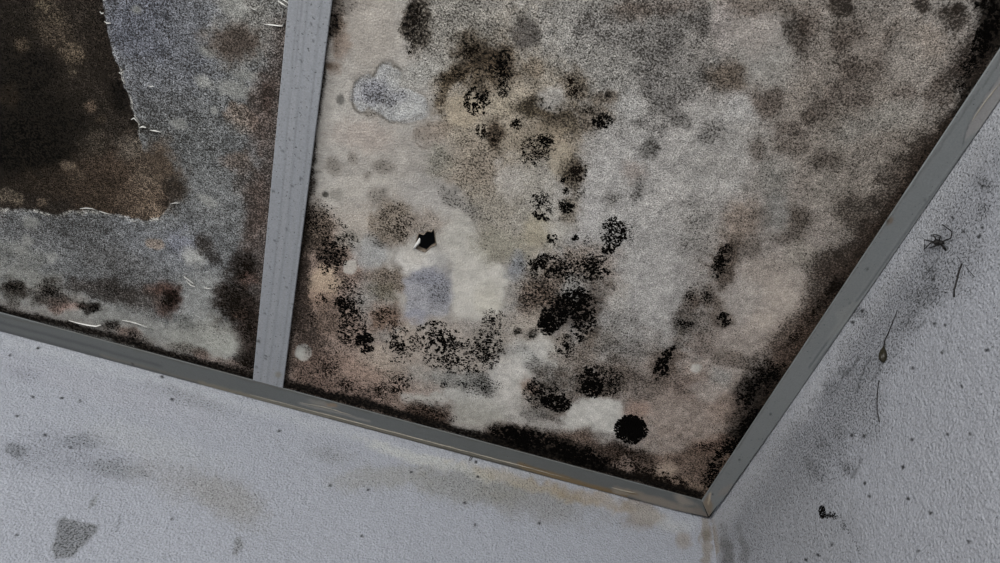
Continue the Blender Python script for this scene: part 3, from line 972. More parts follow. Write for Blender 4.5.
# pale spots
for a in ((204, 82, 9, 6, 136), (195, 258, 14, 8, 146), (52, 257, 6, 5, 128), (26, 240, 6, 5, 120), (214, 112, 4, 4, 132), (178, 124, 9, 5, 118), (207, 53, 10, 5, 116),
          (30, 222, 8, 6, 112), (20, 250, 6, 4, 122), (235, 90, 18, 9, 120), (208, 202, 12, 6, 120), (136, 9, 5, 4, 108), (245, 75, 14, 6, 112), (235, 8, 12, 8, 116)):
    v = a[4]
    E(a[0], a[1], a[2], a[3], 20, .6, (v, v + 1, v - 3), .8, .6, .1)
E(235, 43, 36, 24, 8, .35, (112, 111, 107), .6, .9, .2)
E(234, 42, 29, 19, 8, .5, (78, 67, 59), .88, .7, .30)
E(240, 45, 16, 10, 0, .6, (62, 54, 49), .6)
E(240, 118, 17, 12, 20, .3, (124, 111, 100), .85, 1.1, .34, .16)
E(235, 128, 20, 6, 20, .6, (92, 92, 90), .6, fine=.36)
E(153, 243, 10, 7, 15, .25, (134, 122, 111), .92, .9, .22, .10, ragged=.08)
E(202, 245, 8, 9, -20, .6, (66, 60, 56), .8, fine=.44)
E(213, 256, 12, 8, 30, .6, (74, 70, 68), .7, fine=.42)
E(238, 160, 14, 10, 0, .6, (112, 97, 86), .7, fine=.34, coarse=.2)
E(245, 180, 12, 20, 0, .7, (92, 86, 82), .7, fine=.38)
# brownish margin beside the batten
B.line([(284, 30), (270, 180), (254, 380)], 12, 12, (92, 80, 74), .7, fine=.38, coarse=.12)
E(262, 110, 14, 40, 5, .7, (102, 86, 78), .7, .8, .4, .2)
E(268, 95, 7, 16, 0, .7, (58, 44, 38), .7, coarse=.34)
E(255, 215, 12, 40, 5, .7, (94, 78, 70), .75, .8, .4, .2)
E(247, 265, 15, 16, 0, .6, (52, 42, 38), .8, fine=.5, coarse=.42)
E(236, 302, 21, 24, 0, .6, (54, 40, 34), .85, .8, .5, .44)
E(250, 330, 14, 30, 0, .6, (64, 50, 44), .8, fine=.48, coarse=.40)
E(240, 314, 8, 5, 0, .6, (118, 92, 78), .6)
E(245, 362, 13, 16, 0, .6, (48, 38, 33), .8, fine=.48, coarse=.44)
E(250, 280, 10, 8, 0, .6, (96, 68, 56), .6)
# spots of the lower margin
E(165, 298, 14, 14, 20, .55, (88, 58, 46), .9, .6, .38, .25)
E(170, 300, 9, 11, 20, .6, (36, 22, 18), .85, coarse=.40)
E(152, 291, 9, 6, 0, .6, (112, 74, 58), .7)
E(140, 297, 22, 14, 10, .7, (92, 87, 83), .75, fine=.42, coarse=.16)
E(112, 290, 24, 12, 10, .7, (78, 72, 68), .8, fine=.46, coarse=.2)
E(50, 294, 20, 14, 20, .6, (76, 70, 65), .8, fine=.46, coarse=.26)
E(58, 303, 12, 7, 0, .6, (96, 78, 70), .6, fine=.4)
E(15, 287, 14, 9, 0, .6, (64, 57, 51), .85, fine=.46, coarse=.3)
E(14, 300, 8, 8, 0, .7, (88, 85, 80), .7, fine=.4)
E(78, 285, 12, 7, 0, .7, (82, 76, 72), .7, fine=.42)
E(89, 307, 13, 6.5, 10, .5, (46, 42, 38), .85, fine=.48, coarse=.34)
E(68, 307, 14, 4, -5, .7, (142, 116, 106), .7)
E(112, 327, 10, 6, 10, .6, (66, 62, 58), .8, fine=.44, coarse=.2)
E(127, 336, 12, 8, 10, .6, (122, 98, 86), .8, fine=.3)
E(131, 333, 5, 5, 0, .6, (46, 40, 36), .7)
E(140, 342, 14, 6, 15, .7, (100, 95, 90), .7, fine=.4)
E(186, 322, 8, 8, 0, .5, (104, 105, 102), .8, fine=.3)
E(190, 350, 16, 5, 15, .7, (116, 112, 104), .7, fine=.42, coarse=.16)
E(200, 355, 10, 5, 15, .7, (106, 84, 74), .7, fine=.4, coarse=.3)
E(205, 332, 30, 16, 15, .7, fine=.22, coarse=.16)
E(225, 366, 26, 6, 16, .7, (118, 100, 90), .6, fine=.34, coarse=.2)
B.line([(-120, 276), (0, 308), (130, 343), (253, 378)], 4.2, 3.0, (15, 14, 13), .9, fine=.55, coarse=.54)
B.line([(0, 303), (130, 339), (253, 374)], 6, 6, (104, 94, 88), .4)
B.f += .035
# the peeled field
E(155, 178, 26, 34, -20, .5, (74, 63, 52), 1.0, 1.0, .28)
E(172, 192, 12, 16, 0, .6, (58, 50, 42), .8, fine=.42)
E(140, 128, 16, 7, 30, .6, (66, 64, 60), .6, fine=.42)
B.line([(112, 46), (124, 64), (138, 78), (152, 87)], 3.0, 2.5, (124, 127, 132), .6)
B.poly(PEEL, 1.0, (34, 28, 22), .97, 1.0, .30, .0, warp=.75)
mask, sd = B.poly_mask(PEEL, 1.0, .75)
idx = mask > 0.5


def P2(x, y, rx, ry, rot, col, op, grain=None, fine=None):
    keep = B.c.copy()
    kg, kf = B.g.copy(), B.f.copy()
    E(x, y, rx, ry, rot, .65, col, op, grain, fine)
    B.c[~idx], B.g[~idx], B.f[~idx] = keep[~idx], kg[~idx], kf[~idx]


P2(30, 100, 70, 70, 0, (14, 12, 10), .9, .9, .34)
P2(25, 150, 45, 32, 0, (8, 7, 6), .9, .8, .36)
P2(80, 55, 34, 60, -25, (42, 36, 30), .7)
P2(55, 30, 13, 32, -35, (66, 57, 46), .7)
P2(75, 55, 10, 10, 0, (74, 64, 51), .8, 1.0, .2)
P2(42, 5, 10, 7, 30, (72, 64, 50), .8, 1.0, .2)
P2(54, 20, 6, 5, 0, (66, 58, 46), .7)
P2(22, 44, 7, 6, 0, (66, 56, 44), .75, 1.0, .2)
P2(90, 107, 6, 6, 0, (74, 62, 50), .8, 1.0, .16)
P2(100, 120, 5, 4, 0, (58, 49, 38), .6)
P2(72, 73, 5, 4, 0, (70, 62, 50), .7)
P2(105, 50, 14, 40, -10, (30, 25, 20), .7)
P2(118, 95, 10, 14, 0, (9, 8, 7), .85)
P2(40, 70, 22, 14, 20, (12, 10, 9), .8)
P2(15, 15, 26, 24, 0, (26, 22, 18), .6)
P2(125, 180, 50, 32, 0, (66, 54, 43), .85, .9, .22)
P2(85, 190, 50, 18, 10, (50, 41, 32), .75, .9, .24)
P2(150, 195, 26, 24, 0, (86, 73, 60), .8, .9, .2)
P2(150, 215, 16, 8, 0, (98, 84, 70), .75)
P2(92, 145, 12, 14, 20, (62, 55, 46), .75)
P2(130, 150, 14, 12, 0, (84, 77, 68), .7, .9, .22)
P2(150, 175, 20, 16, 30, (82, 72, 61), .6)
P2(67, 166, 7, 5, 30, (84, 73, 60), .85, .6, .12)
P2(74, 178, 8, 6, 0, (70, 60, 48), .6)
P2(40, 202, 5, 4, 0, (88, 76, 62), .8)
P2(30, 185, 30, 12, 0, (40, 33, 26), .6)
P2(178, 196, 8, 10, 0, (34, 29, 26), .7, 1.0, .42)
P2(165, 206, 7, 6, 0, (38, 32, 28), .6, 1.0, .42)
P2(5, 196, 8, 7, 0, (86, 77, 65), .8)
P2(17, 200, 6, 5, 0, (92, 82, 68), .8)
P2(8, 95, 8, 12, 0, (38, 30, 22), .6)
B.g[idx] *= 1.7
B.f[idx] += .03
# light broken lip of the remaining layer
lip_here = np.where((B.x > 132) & (B.y > 134) & (B.y < 206), 0, 1)
lip = (lip_here * np.exp(-((sd - 1.2) / 1.2) ** 2) * np.where(vnoise(B.x, B.y, 9, 6) > .52, .65, .12) * (B.seen & (sd > -.6) & (sd < 5)))[:, None]
B.c = B.c * (1 - lip) + lin((160, 158, 150)) * lip
B.gain = 1.0
B.mottle(40, .10, 15)
B.mottle(12, .16, 5)
B.mottle(5, .16, 7)
B.store(me)
co = P.copy()
co[:, 2] += 0.0022 * mask * B.seen
me.vertices.foreach_set('co', co.astype(np.float32).ravel())
me.update()
board2 = bpy.data.objects.new('board', me)
COL.objects.link(board2)
to_ceiling(board2)
board2['label'] = 'blue-grey mouldy ceiling board peeled to dark brown, left of the batten'

# more boards out of the frame and the slab above them all
for lo, hi in (((RX0, -2.4, H), (-2.6, 0, H + .012)), ((RX0, RY0, H), (BX1 - .03, -2.4, H + .012)), ((BX1 - .03, RY0, H), (0, -2.4, H + .012))):
    to_ceiling(box('board', lo, hi, MAT_ROOM))
to_ceiling(box('slab', (RX0, RY0, 2.74), (0.0, 0.0, 2.80), MAT_SLAB))

# paper torn round the hole
hole_rim = []
v, f = [], []
n = len(HOLE)
for i, p in enumerate(HOLE):
    a = at_z(*p)
    d = np.array([a[0] - hc[0], a[1] - hc[1]])
    d /= np.linalg.norm(d)
    v.append((a[0] + d[0] * .0016, a[1] + d[1] * .0016, H - 0.0001))
    v.append((a[0], a[1], H - 0.0008 - 0.001 * (i % 3 == 1)))
    v.append((a[0] + d[0] * .001, a[1] + d[1] * .001, H + 0.011))
for i in range(n):
    j = (i + 1) % n
    f.append((3 * i, 3 * j, 3 * j + 1, 3 * i + 1))
    f.append((3 * i + 1, 3 * j + 1, 3 * j + 2, 3 * i + 2))
rim = link('torn_edge', v, f, MAT_PAPER)
rim.parent = board
rim.matrix_parent_inverse = Matrix.Translation((0, 0, -H)) @ Matrix.Translation((0, 0, H))


def child_world(o, parent):
    """Parent o while its mesh keeps world coordinates."""
    o.parent = parent
    bpy.context.view_layer.update()
    o.matrix_parent_inverse = parent.matrix_world.inverted()


child_world(rim, board)
rim['label'] = 'torn brown paper edge of the hole'


def sheet(name, rows, mat, parent, label=None):
    """Thin sheet of rows of 3-D points, given a small thickness."""
    nr, nc = len(rows), len(rows[0])
    v = [p for r in rows for p in r] + [(p[0], p[1], p[2] + 0.0004) for r in rows for p in r]
    f = []
    for i in range(nr - 1):
        for j in range(nc - 1):
            a = i * nc + j
            f.append((a, a + 1, a + nc + 1, a + nc))
            b = a + nr * nc
            f.append((b, b + nc, b + nc + 1, b + 1))
    ring = [j for j in range(nc)] + [i * nc + nc - 1 for i in range(1, nr)] + [(nr - 1) * nc + j for j in range(nc - 2, -1, -1)] + [i * nc for i in range(nr - 2, 0, -1)]
    for a, b in zip(ring, ring[1:] + ring[:1]):
        f.append((b, a, a + nr * nc, b + nr * nc))
    o = link(name, v, f, mat, None, True)
    child_world(o, parent)
    if label:
        o['label'] = label
    return o


# the bright torn tongue in the hole's left edge
L = [(413.2, 249), (414.2, 245.8), (417, 241.5), (419.2, 238)]
R = [(415, 249.2), (416.6, 246.4), (420, 243.2), (420.2, 239)]
sheet('torn_tongue', [[at_z(x, y, H - .0008) for x, y in L], [at_z(x, y, H - .0035) for x, y in R]], MAT_FLAKE, board, 'white torn tongue of board')


# peeling flakes of the left board: attached edge and hanging edge, in pixels
FLAKES = [
    ([(69, 320.5), (78, 323), (87, 325), (96, 326.3), (101, 325)], 1.5, 'curled white paint flake, the longest near the bottom strip'),
    ([(122, 320.2), (130, 321.6), (137, 323.6), (145, 326.5), (153, 330)], 1.2, None),
    ([(184, 276.5), (190, 281), (194.5, 284.2)], 1.6, None),
    ([(186, 280.5), (190.5, 285), (196, 287)], 1.5, None),
    ([(204, 287.5), (208, 288.6), (212, 288.8)], 1.0, None),
    ([(264.5, 24.4), (272, 24.8), (278, 25.6), (283, 26)], 1.3, None),
    ([(283.2, 9.5), (282.6, 14), (282, 18)], 1.3, None),
    ([(284.5, 22), (283.6, 24.5), (282.5, 26.2)], 1.5, None),
    ([(278, 1), (283, 4), (288, 7)], 1.4, None),
    ([(282, -1), (286, 1.5), (288.5, 3.6)], 1.2, None),
    ([(250, 7.2), (253.5, 9), (257, 10.6)], .9, None),
    ([(131, 119.5), (134, 118), (137, 121), (140, 124)], 1.6, None),
    ([(134, 115), (137, 118.5), (142, 124.5)], 1.1, None),
    ([(139, 127.8), (142, 126.6), (146, 127.5)], 1.3, None),
    ([(150, 130), (156, 131), (161, 132)], 1.3, None),
    ([(99.8, 11.5), (101.5, 13.5), (103.5, 13)], 1.2, None),
    ([(104.2, 21.4), (107, 23), (110.8, 23.2)], 1.2, None),
    ([(119, 72.4), (121.5, 74), (122.5, 76)], 1.3, None),
    ([(148, 85.6), (151, 86.6), (154, 86.2)], .9, None),
    ([(80, 208.6), (86, 208), (92, 208.6), (98, 210.8)], .9, None),
    ([(99, 211), (105, 213), (112, 214.6)], .9, None),
    ([(119, 216.6), (123, 217.2)], .9, None),
    ([(170, 204), (175, 202.8), (180, 203)], .8, None),
]
for pts, w, lab in FLAKES:
    top, low = [], []
    n = len(pts)
    for i, (x, y) in enumerate(pts):
        x0, y0 = pts[max(0, i - 1)]
        x1, y1 = pts[min(n - 1, i + 1)]
        tx, ty = x1 - x0, y1 - y0
        q = math.hypot(tx, ty)
        nx, ny = -ty / q, tx / q
        ww = w * (0.25 + 0.75 * math.sin(math.pi * (i + .35) / (n - .3))) * rng.uniform(.8, 1.1)
        top.append(at_z(x - nx * ww * .4, y - ny * ww * .4, H - .0001))
        low.append(at_z(x + nx * ww * .6, y + ny * ww * .6, H - .0012 - .0016 * ww))
    midr = [(a + b) / 2 - np.array([0, 0, .0005]) for a, b in zip(top, low)]
    sheet('paint_flake', [top, midr, low], MAT_FLAKE, board2, lab or 'white peeling paint flake')

# ------------------------------------------------------------------ cover strips


def strip(name, stations, profile, mat, paint, label):
    """Loft: stations = list of callables' parameters t; profile(t) -> list of 3-D points round the section."""
    rows = [profile(t) for t in stations]
    k = len(rows[0])
    v = [p for r in rows for p in r]
    f = []
    for i in range(len(rows) - 1):
        for j in range(k):
            j2 = (j + 1) % k
            f.append((i * k + j, i * k + j2, (i + 1) * k + j2, (i + 1) * k + j))
    f.append(tuple(range(k))[::-1])
    f.append(tuple((len(rows) - 1) * k + j for j in range(k)))
    o = link(name, v, f, mat)
    st = Stains(np.array(v, float), paint[0], *paint[1])
    paint[2](st)
    st.store(o.data)
    structure(o, label, 'trim')
    return o


def section(a, b, nb=14, th=0.0022, r=0.0010):
    """(offset, z) points of a thin plate from a to b across, lower face at S, finely divided below."""
    pts = [(a, S + th), (a, S + r)]
    for i in range(nb + 1):
        pts.append((a + r + (b - a - 2 * r) * i / nb, S))
    pts += [(b, S + r), (b, S + th)]
    return pts


def paint_batten(s):
    s.mottle(30, .05, 3)
    for dx, c in ((-11, 102), (-9, 128), (-5.5, 128), (-2, 104), (5, 123), (12, 102)):
        s.line([(310 + dx, -5), (300 + dx * .95, 100), (290 + dx * .85, 220), (268 + dx * .75, 388)], .9, 1.0, (c, c + 3, c + 8), .6, warp=.1)
    s.line([(302, 0), (294, 90)], .5, .8, (86, 90, 98), .5, warp=.1)
    s.ell(279, 375, 3, 2.5, 0, .6, (110, 104, 90), .7)
    s.ell(258, 341, 3, 1.4, 10, .4, (40, 38, 36), .8)
    for k in range(26):
        t = rng.random()
        s.ell(310 - 40 * t + rng.uniform(-17, 17), 385 * t, 1.2, 1.0, 0, .4, (56, 58, 62), .75, ragged=0)


st = steps((-2.4, -1.05, .05), (-1.05, -0.0545, .004))
batten = strip('trim_1', st, lambda t: [(x, t, z) for x, z in section(BX0, BX1, 22)], MAT_STRIP,
               ((123, 127, 133), (1.0, .17, .03), paint_batten), 'flat pale grey batten running between the two ceiling boards')


def y_out(t):
    return -0.0008 - 0.0030 * sstep(-0.45, -0.05, np.array(t)).item() - 0.0050 * sstep(-0.10, 0.0, np.array(t)).item()


def x_out(t):
    return -0.0014 - 0.0030 * sstep(-0.40, -0.05, np.array(t)).item() - 0.0050 * sstep(-0.10, 0.0, np.array(t)).item()


def paint_bottom(s):
    s.mottle(40, .05, 4)
    s.line([(0, 322), (700, 509)], 40, 10, (80, 84, 85), .6)
    s.line([(0, 318), (250, 385)], 30, 12, (80, 83, 84), .6)
    s.line([(0, 322), (110, 352), (160, 366)], 1.2, 1.5, (60, 63, 66), .6, warp=.2)
    s.line([(0, 330), (60, 346), (250, 397)], 1.6, 1.2, (66, 69, 71), .6, warp=.2)
    s.line([(100, 355), (250, 396)], 1.0, 1.2, (96, 92, 82), .6, warp=.3)
    s.line([(200, 383), (440, 446), (520, 467), (600, 489)], 2.2, 1.5, (104, 99, 86), .75, warp=.3)
    s.line([(250, 399), (450, 450), (560, 480)], .7, .8, (52, 48, 42), .8, warp=.2)
    s.ell(325, 404, 14, 4, 15, .6, (112, 109, 103), .7)
    s.ell(332, 405, 6, 2, 12, .5, (116, 94, 70), .7)
    s.line([(300, 403), (330, 411), (370, 421)], 1.0, .9, (122, 120, 115), .6, warp=.3)
    s.line([(520, 465), (580, 483), (625, 497)], 2.6, 1.8, (104, 84, 50), .8, warp=.4)
    s.line([(615, 490), (640, 496), (690, 511)], 3.6, 2.0, (116, 108, 98), .85, warp=.5)
    s.ell(684, 500, 10, 4, 20, .5, (124, 117, 108), .8)
    s.ell(625, 493, 9, 3, 14, .5, (120, 112, 98), .8)
    s.ell(630, 493, 6, 1.6, 14, .5, (94, 74, 42), .7)
    s.ell(700, 513, 12, 5, 20, .6, (104, 96, 88), .8)
    s.line([(0, 314), (340, 404), (700, 499)], 1.0, 1.2, (70, 68, 62), .5)
    s.ell(133, 364, 2, 1.2, 0, .4, (40, 40, 40), .8)


inner_b = -0.0535


def prof_bottom(t):
    # mitred end at the corner: the section shears with the joint line
    a, b = inner_b, y_out(t)
    pts = section(a, b, 18)
    out = []
    for y, z in pts:
        x = t
        if t > -0.0600:
            f_ = (y - a) / (b - a)
            lim = -0.0448 + f_ * 0.0335
            x = -0.06 + (t + 0.06) / 0.06 * (lim + 0.06)
        out.append((x, y, z))
    return out


st = steps((RX0, -1.7, .1), (-1.7, -0.06, .005), (-0.06, 0.0, .006))
strip_b = strip('trim_2', st, prof_bottom, MAT_STRIP, ((88, 91, 92), (.5, .10, .02), paint_bottom),
                'dark grey strip with brown sealant where the ceiling meets the bottom wall')


def paint_right(s):
    s.mottle(40, .05, 6)
    s.line([(985, 100), (880, 240)], 30, 20, (98, 103, 105), .6)
    for d, c in ((7, 106), (10, 78), (12.5, 112), (15, 84), (17.5, 104)):
        s.line([(955 + d, 150), (830 + d, 325), (800 + d * .9, 368)], .9, .9, (c, c + 4, c + 6), .9, warp=.15)
    s.poly([(965, 141), (970, 123), (983, 100), (1000, 77), (1015, 60), (1015, 90), (1000, 103), (980, 130)], 1.2, (118, 117, 117), .85, warp=.3)
    s.line([(963, 145), (970, 123), (983, 100), (1000, 77)], .6, .7, (72, 74, 76), .8, warp=.3)
    s.poly([(836, 312), (838, 322), (829, 336), (826, 344), (848, 322), (860, 300)], 1.5, (112, 115, 114), .7, warp=.3)
    s.ell(725, 490, 8, 3, -40, .5, (112, 108, 104), .8)
    s.poly([(703, 503), (709, 493), (713, 505), (710, 518)], 1.5, (108, 94, 76), .8, warp=.3)
    s.ell(710, 496, 1.3, 6, 10, .4, (160, 146, 124), .7)
    s.ell(890, 221, 4, 2.5, -40, .5, (92, 78, 62), .8)
    s.ell(887, 222, 1.5, 1.5, 0, .4, (44, 36, 30), .8)
    s.line([(1000, 60), (880, 232), (703, 498)], 1.0, 1.3, (68, 69, 66), .5)
    for k in range(14):
        t = rng.random()
        s.ell(1000 - 290 * t + rng.uniform(-8, 8), 85 + 425 * t + rng.uniform(-6, 6), 1.2, 1.0, 0, .4, (50, 52, 54), .8, ragged=0)


def prof_right(t):
    a, b = -0.0442, x_out(t)
    out = []
    for x, z in section(a, b, 18):
        y = t
        if t > -0.07:
            f_ = (x - a) / (b - a)
            lim = -0.0535 + f_ * 0.0425
            y = -0.07 + (t + 0.07) / 0.07 * (lim + 0.07)
        out.append((x, y, z))
    return out


st = steps((RY0, -1.3, .1), (-1.3, -0.07, .005), (-0.07, 0.0, .007))
strip_r = strip('trim_3', st, prof_right, MAT_STRIP, ((102, 106, 107), (.6, .12, .02), paint_right),
                'grey painted strip along the top of the right-hand wall')


def packer(parent, lo, hi):
    o = box('packer', lo, hi, MAT_GAP)
    child_world(o, parent)
    o['label'] = 'black grimy packing strip in the joint'


packer(batten, (BX0 + .006, -2.4, S + .002), (BX1 - .006, -0.05, H + .0005))
packer(strip_b, (RX0, inner_b + .007, S + .002), (-0.006, -0.006, H + .0005))
packer(strip_r, (-0.0372, RY0, S + .002), (-0.007, -0.05, H + .0005))


# sealant beads squeezed out along the wall edge of the bottom strip
def bead(pts, w, name, parent, label, mat=MAT_SEAL):
    P3 = []
    for i in range(len(pts) - 1):
        for k in range(8):
            t = k / 8
            P3.append((pts[i][0] * (1 - t) + pts[i + 1][0] * t, pts[i][1] * (1 - t) + pts[i + 1][1] * t))
    P3.append(pts[-1])
    c = [at_z(x + rng.uniform(-.2, .2), y + rng.uniform(-.2, .2), S + .0002) for x, y in P3]
    n = len(c)
    rad = [w * (0.35 + 0.65 * min(1, 4 * i / n, 4 * (n - 1 - i) / n)) * rng.uniform(.75, 1.2) for i in range(n)]
    v, f = tube(c, rad, 8)
    o = link(name, v, f, mat, None, True)
    child_world(o, parent)
    o['label'] = label


bead([(250, 394.5), (330, 415.5), (440, 444.5), (520, 465.5), (570, 479)], .0012, 'sealant_bead', strip_b, 'streaky brown bead of old sealant')
bead([(300, 402.5), (330, 408.5), (352, 415.5)], .0009, 'sealant_bead', strip_b, 'pale smear of sealant')
bead([(612, 487.5), (622, 490.5), (636, 493)], .0014, 'sealant_bead', strip_b, 'lumpy brown crust of sealant')
bead([(972, 121), (984, 103), (1000, 83)], .0011, 'sealant_bead', strip_r, 'grey ridge of old sealant')

# ------------------------------------------------------------------ mould colonies: clumps of raised black specks


def colony(spec, label, mat=MAT_MOULD, surface='ceiling', group=None):
    """spec = list of (x, y, rx, ry, rot, count, size_min, size_max, gather) in pixels."""
    R_ = np.random.RandomState(int(spec[0][0] * 31 + spec[0][1] * 17))
    V, Fc, base = [], [], 0
    for (x, y, rx, ry, rot, cnt, s0, s1, gather) in spec:
        c, s = math.cos(math.radians(rot)), math.sin(math.radians(rot))
        cnt = int(cnt * 3.0)
        rx, ry = rx * 1.15, ry * 1.15
        n = cnt * 6
        r = R_.rand(n) ** (gather * .74)
        a = R_.rand(n) * 2 * math.pi
        ex, ey = r * rx * np.cos(a), r * ry * np.sin(a)
        px, py = x + ex * c - ey * s, y + ex * s + ey * c
        nz = vnoise(px, py, 7.0, 3) * .22 + vnoise(px, py, 3.2, 9) * .48 + vnoise(px, py, 1.7, 14) * .30
        thr = 0.30 + 0.20 * r if s0 < 2.4 else -0.1 + 0.62 * r ** 3
        ok = np.nonzero(nz > thr)[0][:cnt]
        px, py, r = px[ok], py[ok], r[ok]
        n = len(ok)
        size = (s0 + (s1 - s0) * R_.rand(n) ** 2) * (1.0 - .35 * r)
        d = np.stack([px - 500, py - 281.5, np.full(n, F)], 1) @ M
        if surface == 'ceiling':
            t = (H - CAM[2]) / d[:, 2]
            n_, u_, w_ = np.array([0, 0, -1.0]), np.array([1.0, 0, 0]), np.array([0, -1.0, 0])
        elif surface == 'right':
            t = -CAM[0] / d[:, 0]
            n_, u_, w_ = np.array([-1.0, 0, 0]), np.array([0, 1.0, 0]), np.array([0, 0, -1.0])
        else:
            t = -CAM[1] / d[:, 1]
            n_, u_, w_ = np.array([0, -1.0, 0]), np.array([1.0, 0, 0]), np.array([0, 0, 1.0])
        p = CAM + d * t[:, None]
        sc = t * size * .5
        k = 6
        an = R_.rand(n)[:, None] * 6.28 + np.arange(k)[None] * 2 * math.pi / k
        rr = sc[:, None] * R_.uniform(.6, 1.35, (n, k))
        el = R_.uniform(.55, 1.0, n)[:, None]
        ring = p[:, None] + (np.cos(an) * rr)[..., None] * u_ + (np.sin(an) * rr * el)[..., None] * w_ - n_ * .0003
        apex = p + np.minimum(.0016, sc * .5)[:, None] * n_
        V.append(np.concatenate([ring, apex[:, None]], 1).reshape(-1, 3))
        b0 = base + np.arange(n)[:, None] * (k + 1)
        f = np.stack([b0 + np.arange(k), b0 + (np.arange(k) + 1) % k, np.repeat(b0 + k, k, 1)], -1).reshape(-1, 3)
        Fc.append(f)
        base += n * (k + 1)
    V, Fc = np.concatenate(V), np.concatenate(Fc)
    o = link('mould_colony', V.tolist(), Fc.tolist(), mat)
    return tag(o, label, 'mould', group)


K = colony
BR = MAT_MOULD_BROWN
K([(631.5, 429.5, 15, 13, 0, 420, 2.5, 5.5, .55), (631, 428, 11, 10, 0, 160, 4, 7, .6)], 'round jet-black mould spot above the bottom strip, below a white patch')
K([(723, 319.5, 7, 6.5, 0, 110, 1.6, 3.6, .6)], 'small round isolated black mould spot in the lower right of the big board')
K([(722, 261, 7, 17, 24, 170, 1.6, 4, .7)], 'slanting black mould streak in the right half of the big board')
K([(664, 365, 7, 17, 26, 190, 1.8, 4.4, .6), (672, 351, 3, 5, 26, 25, 2, 4, .6)], 'narrow upright black mould clump left of a small white dot')
K([(598, 381, 24, 14, 0, 300, 1.6, 4.2, .6), (592, 388, 9, 9, 0, 90, 3, 5, .6), (590, 371, 7, 5, 0, 40, 2, 4, .6)], 'wide black mould clump just above the white patch')
K([(548, 396, 22, 14, 10, 210, 1.6, 4.2, .7), (556, 403, 14, 8, 10, 150, 2.5, 5, .6), (535, 386, 7, 8, 0, 45, 2, 4, .6)], 'ragged black mould clump left of the white patch')
K([(563, 308, 26, 12, -38, 420, 2, 5, .6), (548, 325, 10, 9, 0, 110, 3, 5.5, .6), (583, 318, 12, 22, 10, 260, 2, 4.6, .65), (575, 297, 14, 8, 0, 80, 2, 4, .7)],
  'largest solid black mould mass near the middle of the board')
K([(560, 268, 36, 13, 4, 420, 1.4, 3.8, .65), (545, 265, 14, 9, 0, 110, 2, 4.2, .6), (595, 268, 14, 13, 0, 150, 2, 4.4, .6), (537, 290, 20, 18, 0, 150, 1.2, 2.8, .7)],
  'dense speckled black mould cluster on top of the largest black mass')
K([(565, 346, 9, 11, 0, 95, 1.6, 3.8, .7)], 'small black mould clump right beside a pale round patch')
K([(614, 233, 12, 14, 0, 190, 1.8, 4.8, .6), (608, 250, 6, 4, 0, 40, 2.2, 4.4, .6), (628, 232, 9, 13, 0, 60, 1.2, 2.6, .7)], 'black mould clump at the top right of the speckled cluster')
K([(552, 239, 5, 5.5, 0, 50, 1.6, 3.8, .7)], 'tiny black mould spot above the speckled cluster, left one')
K([(575, 239, 4, 4, 0, 34, 1.8, 3.8, .7), (587, 240, 5, 4, 0, 18, 1.2, 2.6, .7)], 'tiny black mould spot above the speckled cluster, right one')
K([(541, 206, 10, 14, 0, 140, 1.4, 3.4, .7), (542, 215, 9, 6, 0, 60, 1.8, 3.6, .7)], 'black speckled mould patch, lower left of a chain of patches')
K([(567, 206, 7.5, 6.5, 0, 85, 1.8, 4, .65), (565, 180, 4, 4, 0, 24, 1.6, 3.4, .7), (566, 190, 3, 5, 0, 18, 1.6, 3.2, .7)], 'compact black mould spot at the lower end of the tan streak')
K([(577, 171, 9, 10, 0, 100, 1.6, 3.8, .7), (578, 192, 7, 8, 0, 40, 1.2, 2.8, .7)], 'brown-black mould patch on the tan streak', BR)
K([(537, 151, 17, 15, -10, 270, 1.4, 3.4, .65), (546, 139, 8, 5, 0, 60, 1.8, 3.6, .6)], 'coarse black mould patch in the centre of the tan field')
K([(516, 124, 5.5, 5.5, 0, 50, 1.6, 3.4, .7)], 'small black speckled mould spot in the tan field, left of centre')
K([(602, 121, 9, 7, 0, 110, 1.8, 4, .6), (588, 112, 6, 6, 0, 25, 1.4, 2.8, .7)], 'black mould spot at the right edge of the tan field')
K([(575, 90, 9, 12, 0, 90, 1.4, 3.2, .8), (570, 82, 4, 5, 0, 28, 1.8, 3.4, .7)], 'loose brown-black mould ring near the top middle', BR)
K([(477, 101, 12, 13, 0, 230, 1.8, 3.8, .6)], 'round black speckled mould colony on pale tan ground')
K([(482, 132, 8, 7, 0, 75, 1.5, 3.4, .7), (493, 140, 6, 6, 0, 40, 1.5, 3.2, .7)], 'smaller black speckled colony under the round speckled one', BR)
K([(503, 67, 8, 15, 0, 130, 1.6, 3.8, .7), (503, 90, 6, 7, 0, 55, 1.8, 3.8, .65), (493, 72, 10, 10, 0, 40, 1.4, 2.8, .7)], 'tall black mould patch under a grey-brown disc stain')
K([(415, 20, 10, 21, 3, 150, 1.3, 3.0, .75), (411, 50, 4, 6, 0, 24, 1.3, 2.6, .7)], 'dark speckled mould patch at the top edge of the board', BR)
K([(471, 50, 10, 8, 0, 70, 1.4, 3.2, .7), (456, 74, 16, 7, -20, 80, 1.3, 3.0, .7), (436, 90, 6, 26, 20, 40, 1.2, 2.4, .7)], 'brown-black scattered mould right of the grey lobed bubble', BR)
K([(397, 222, 17, 17, 0, 110, 1.3, 3.2, .8), (401, 233, 12, 8, 0, 40, 1.4, 3, .7), (385, 212, 8, 7, 0, 25, 1.3, 2.6, .7)], 'loose speckled mould patch left of the hole', BR)
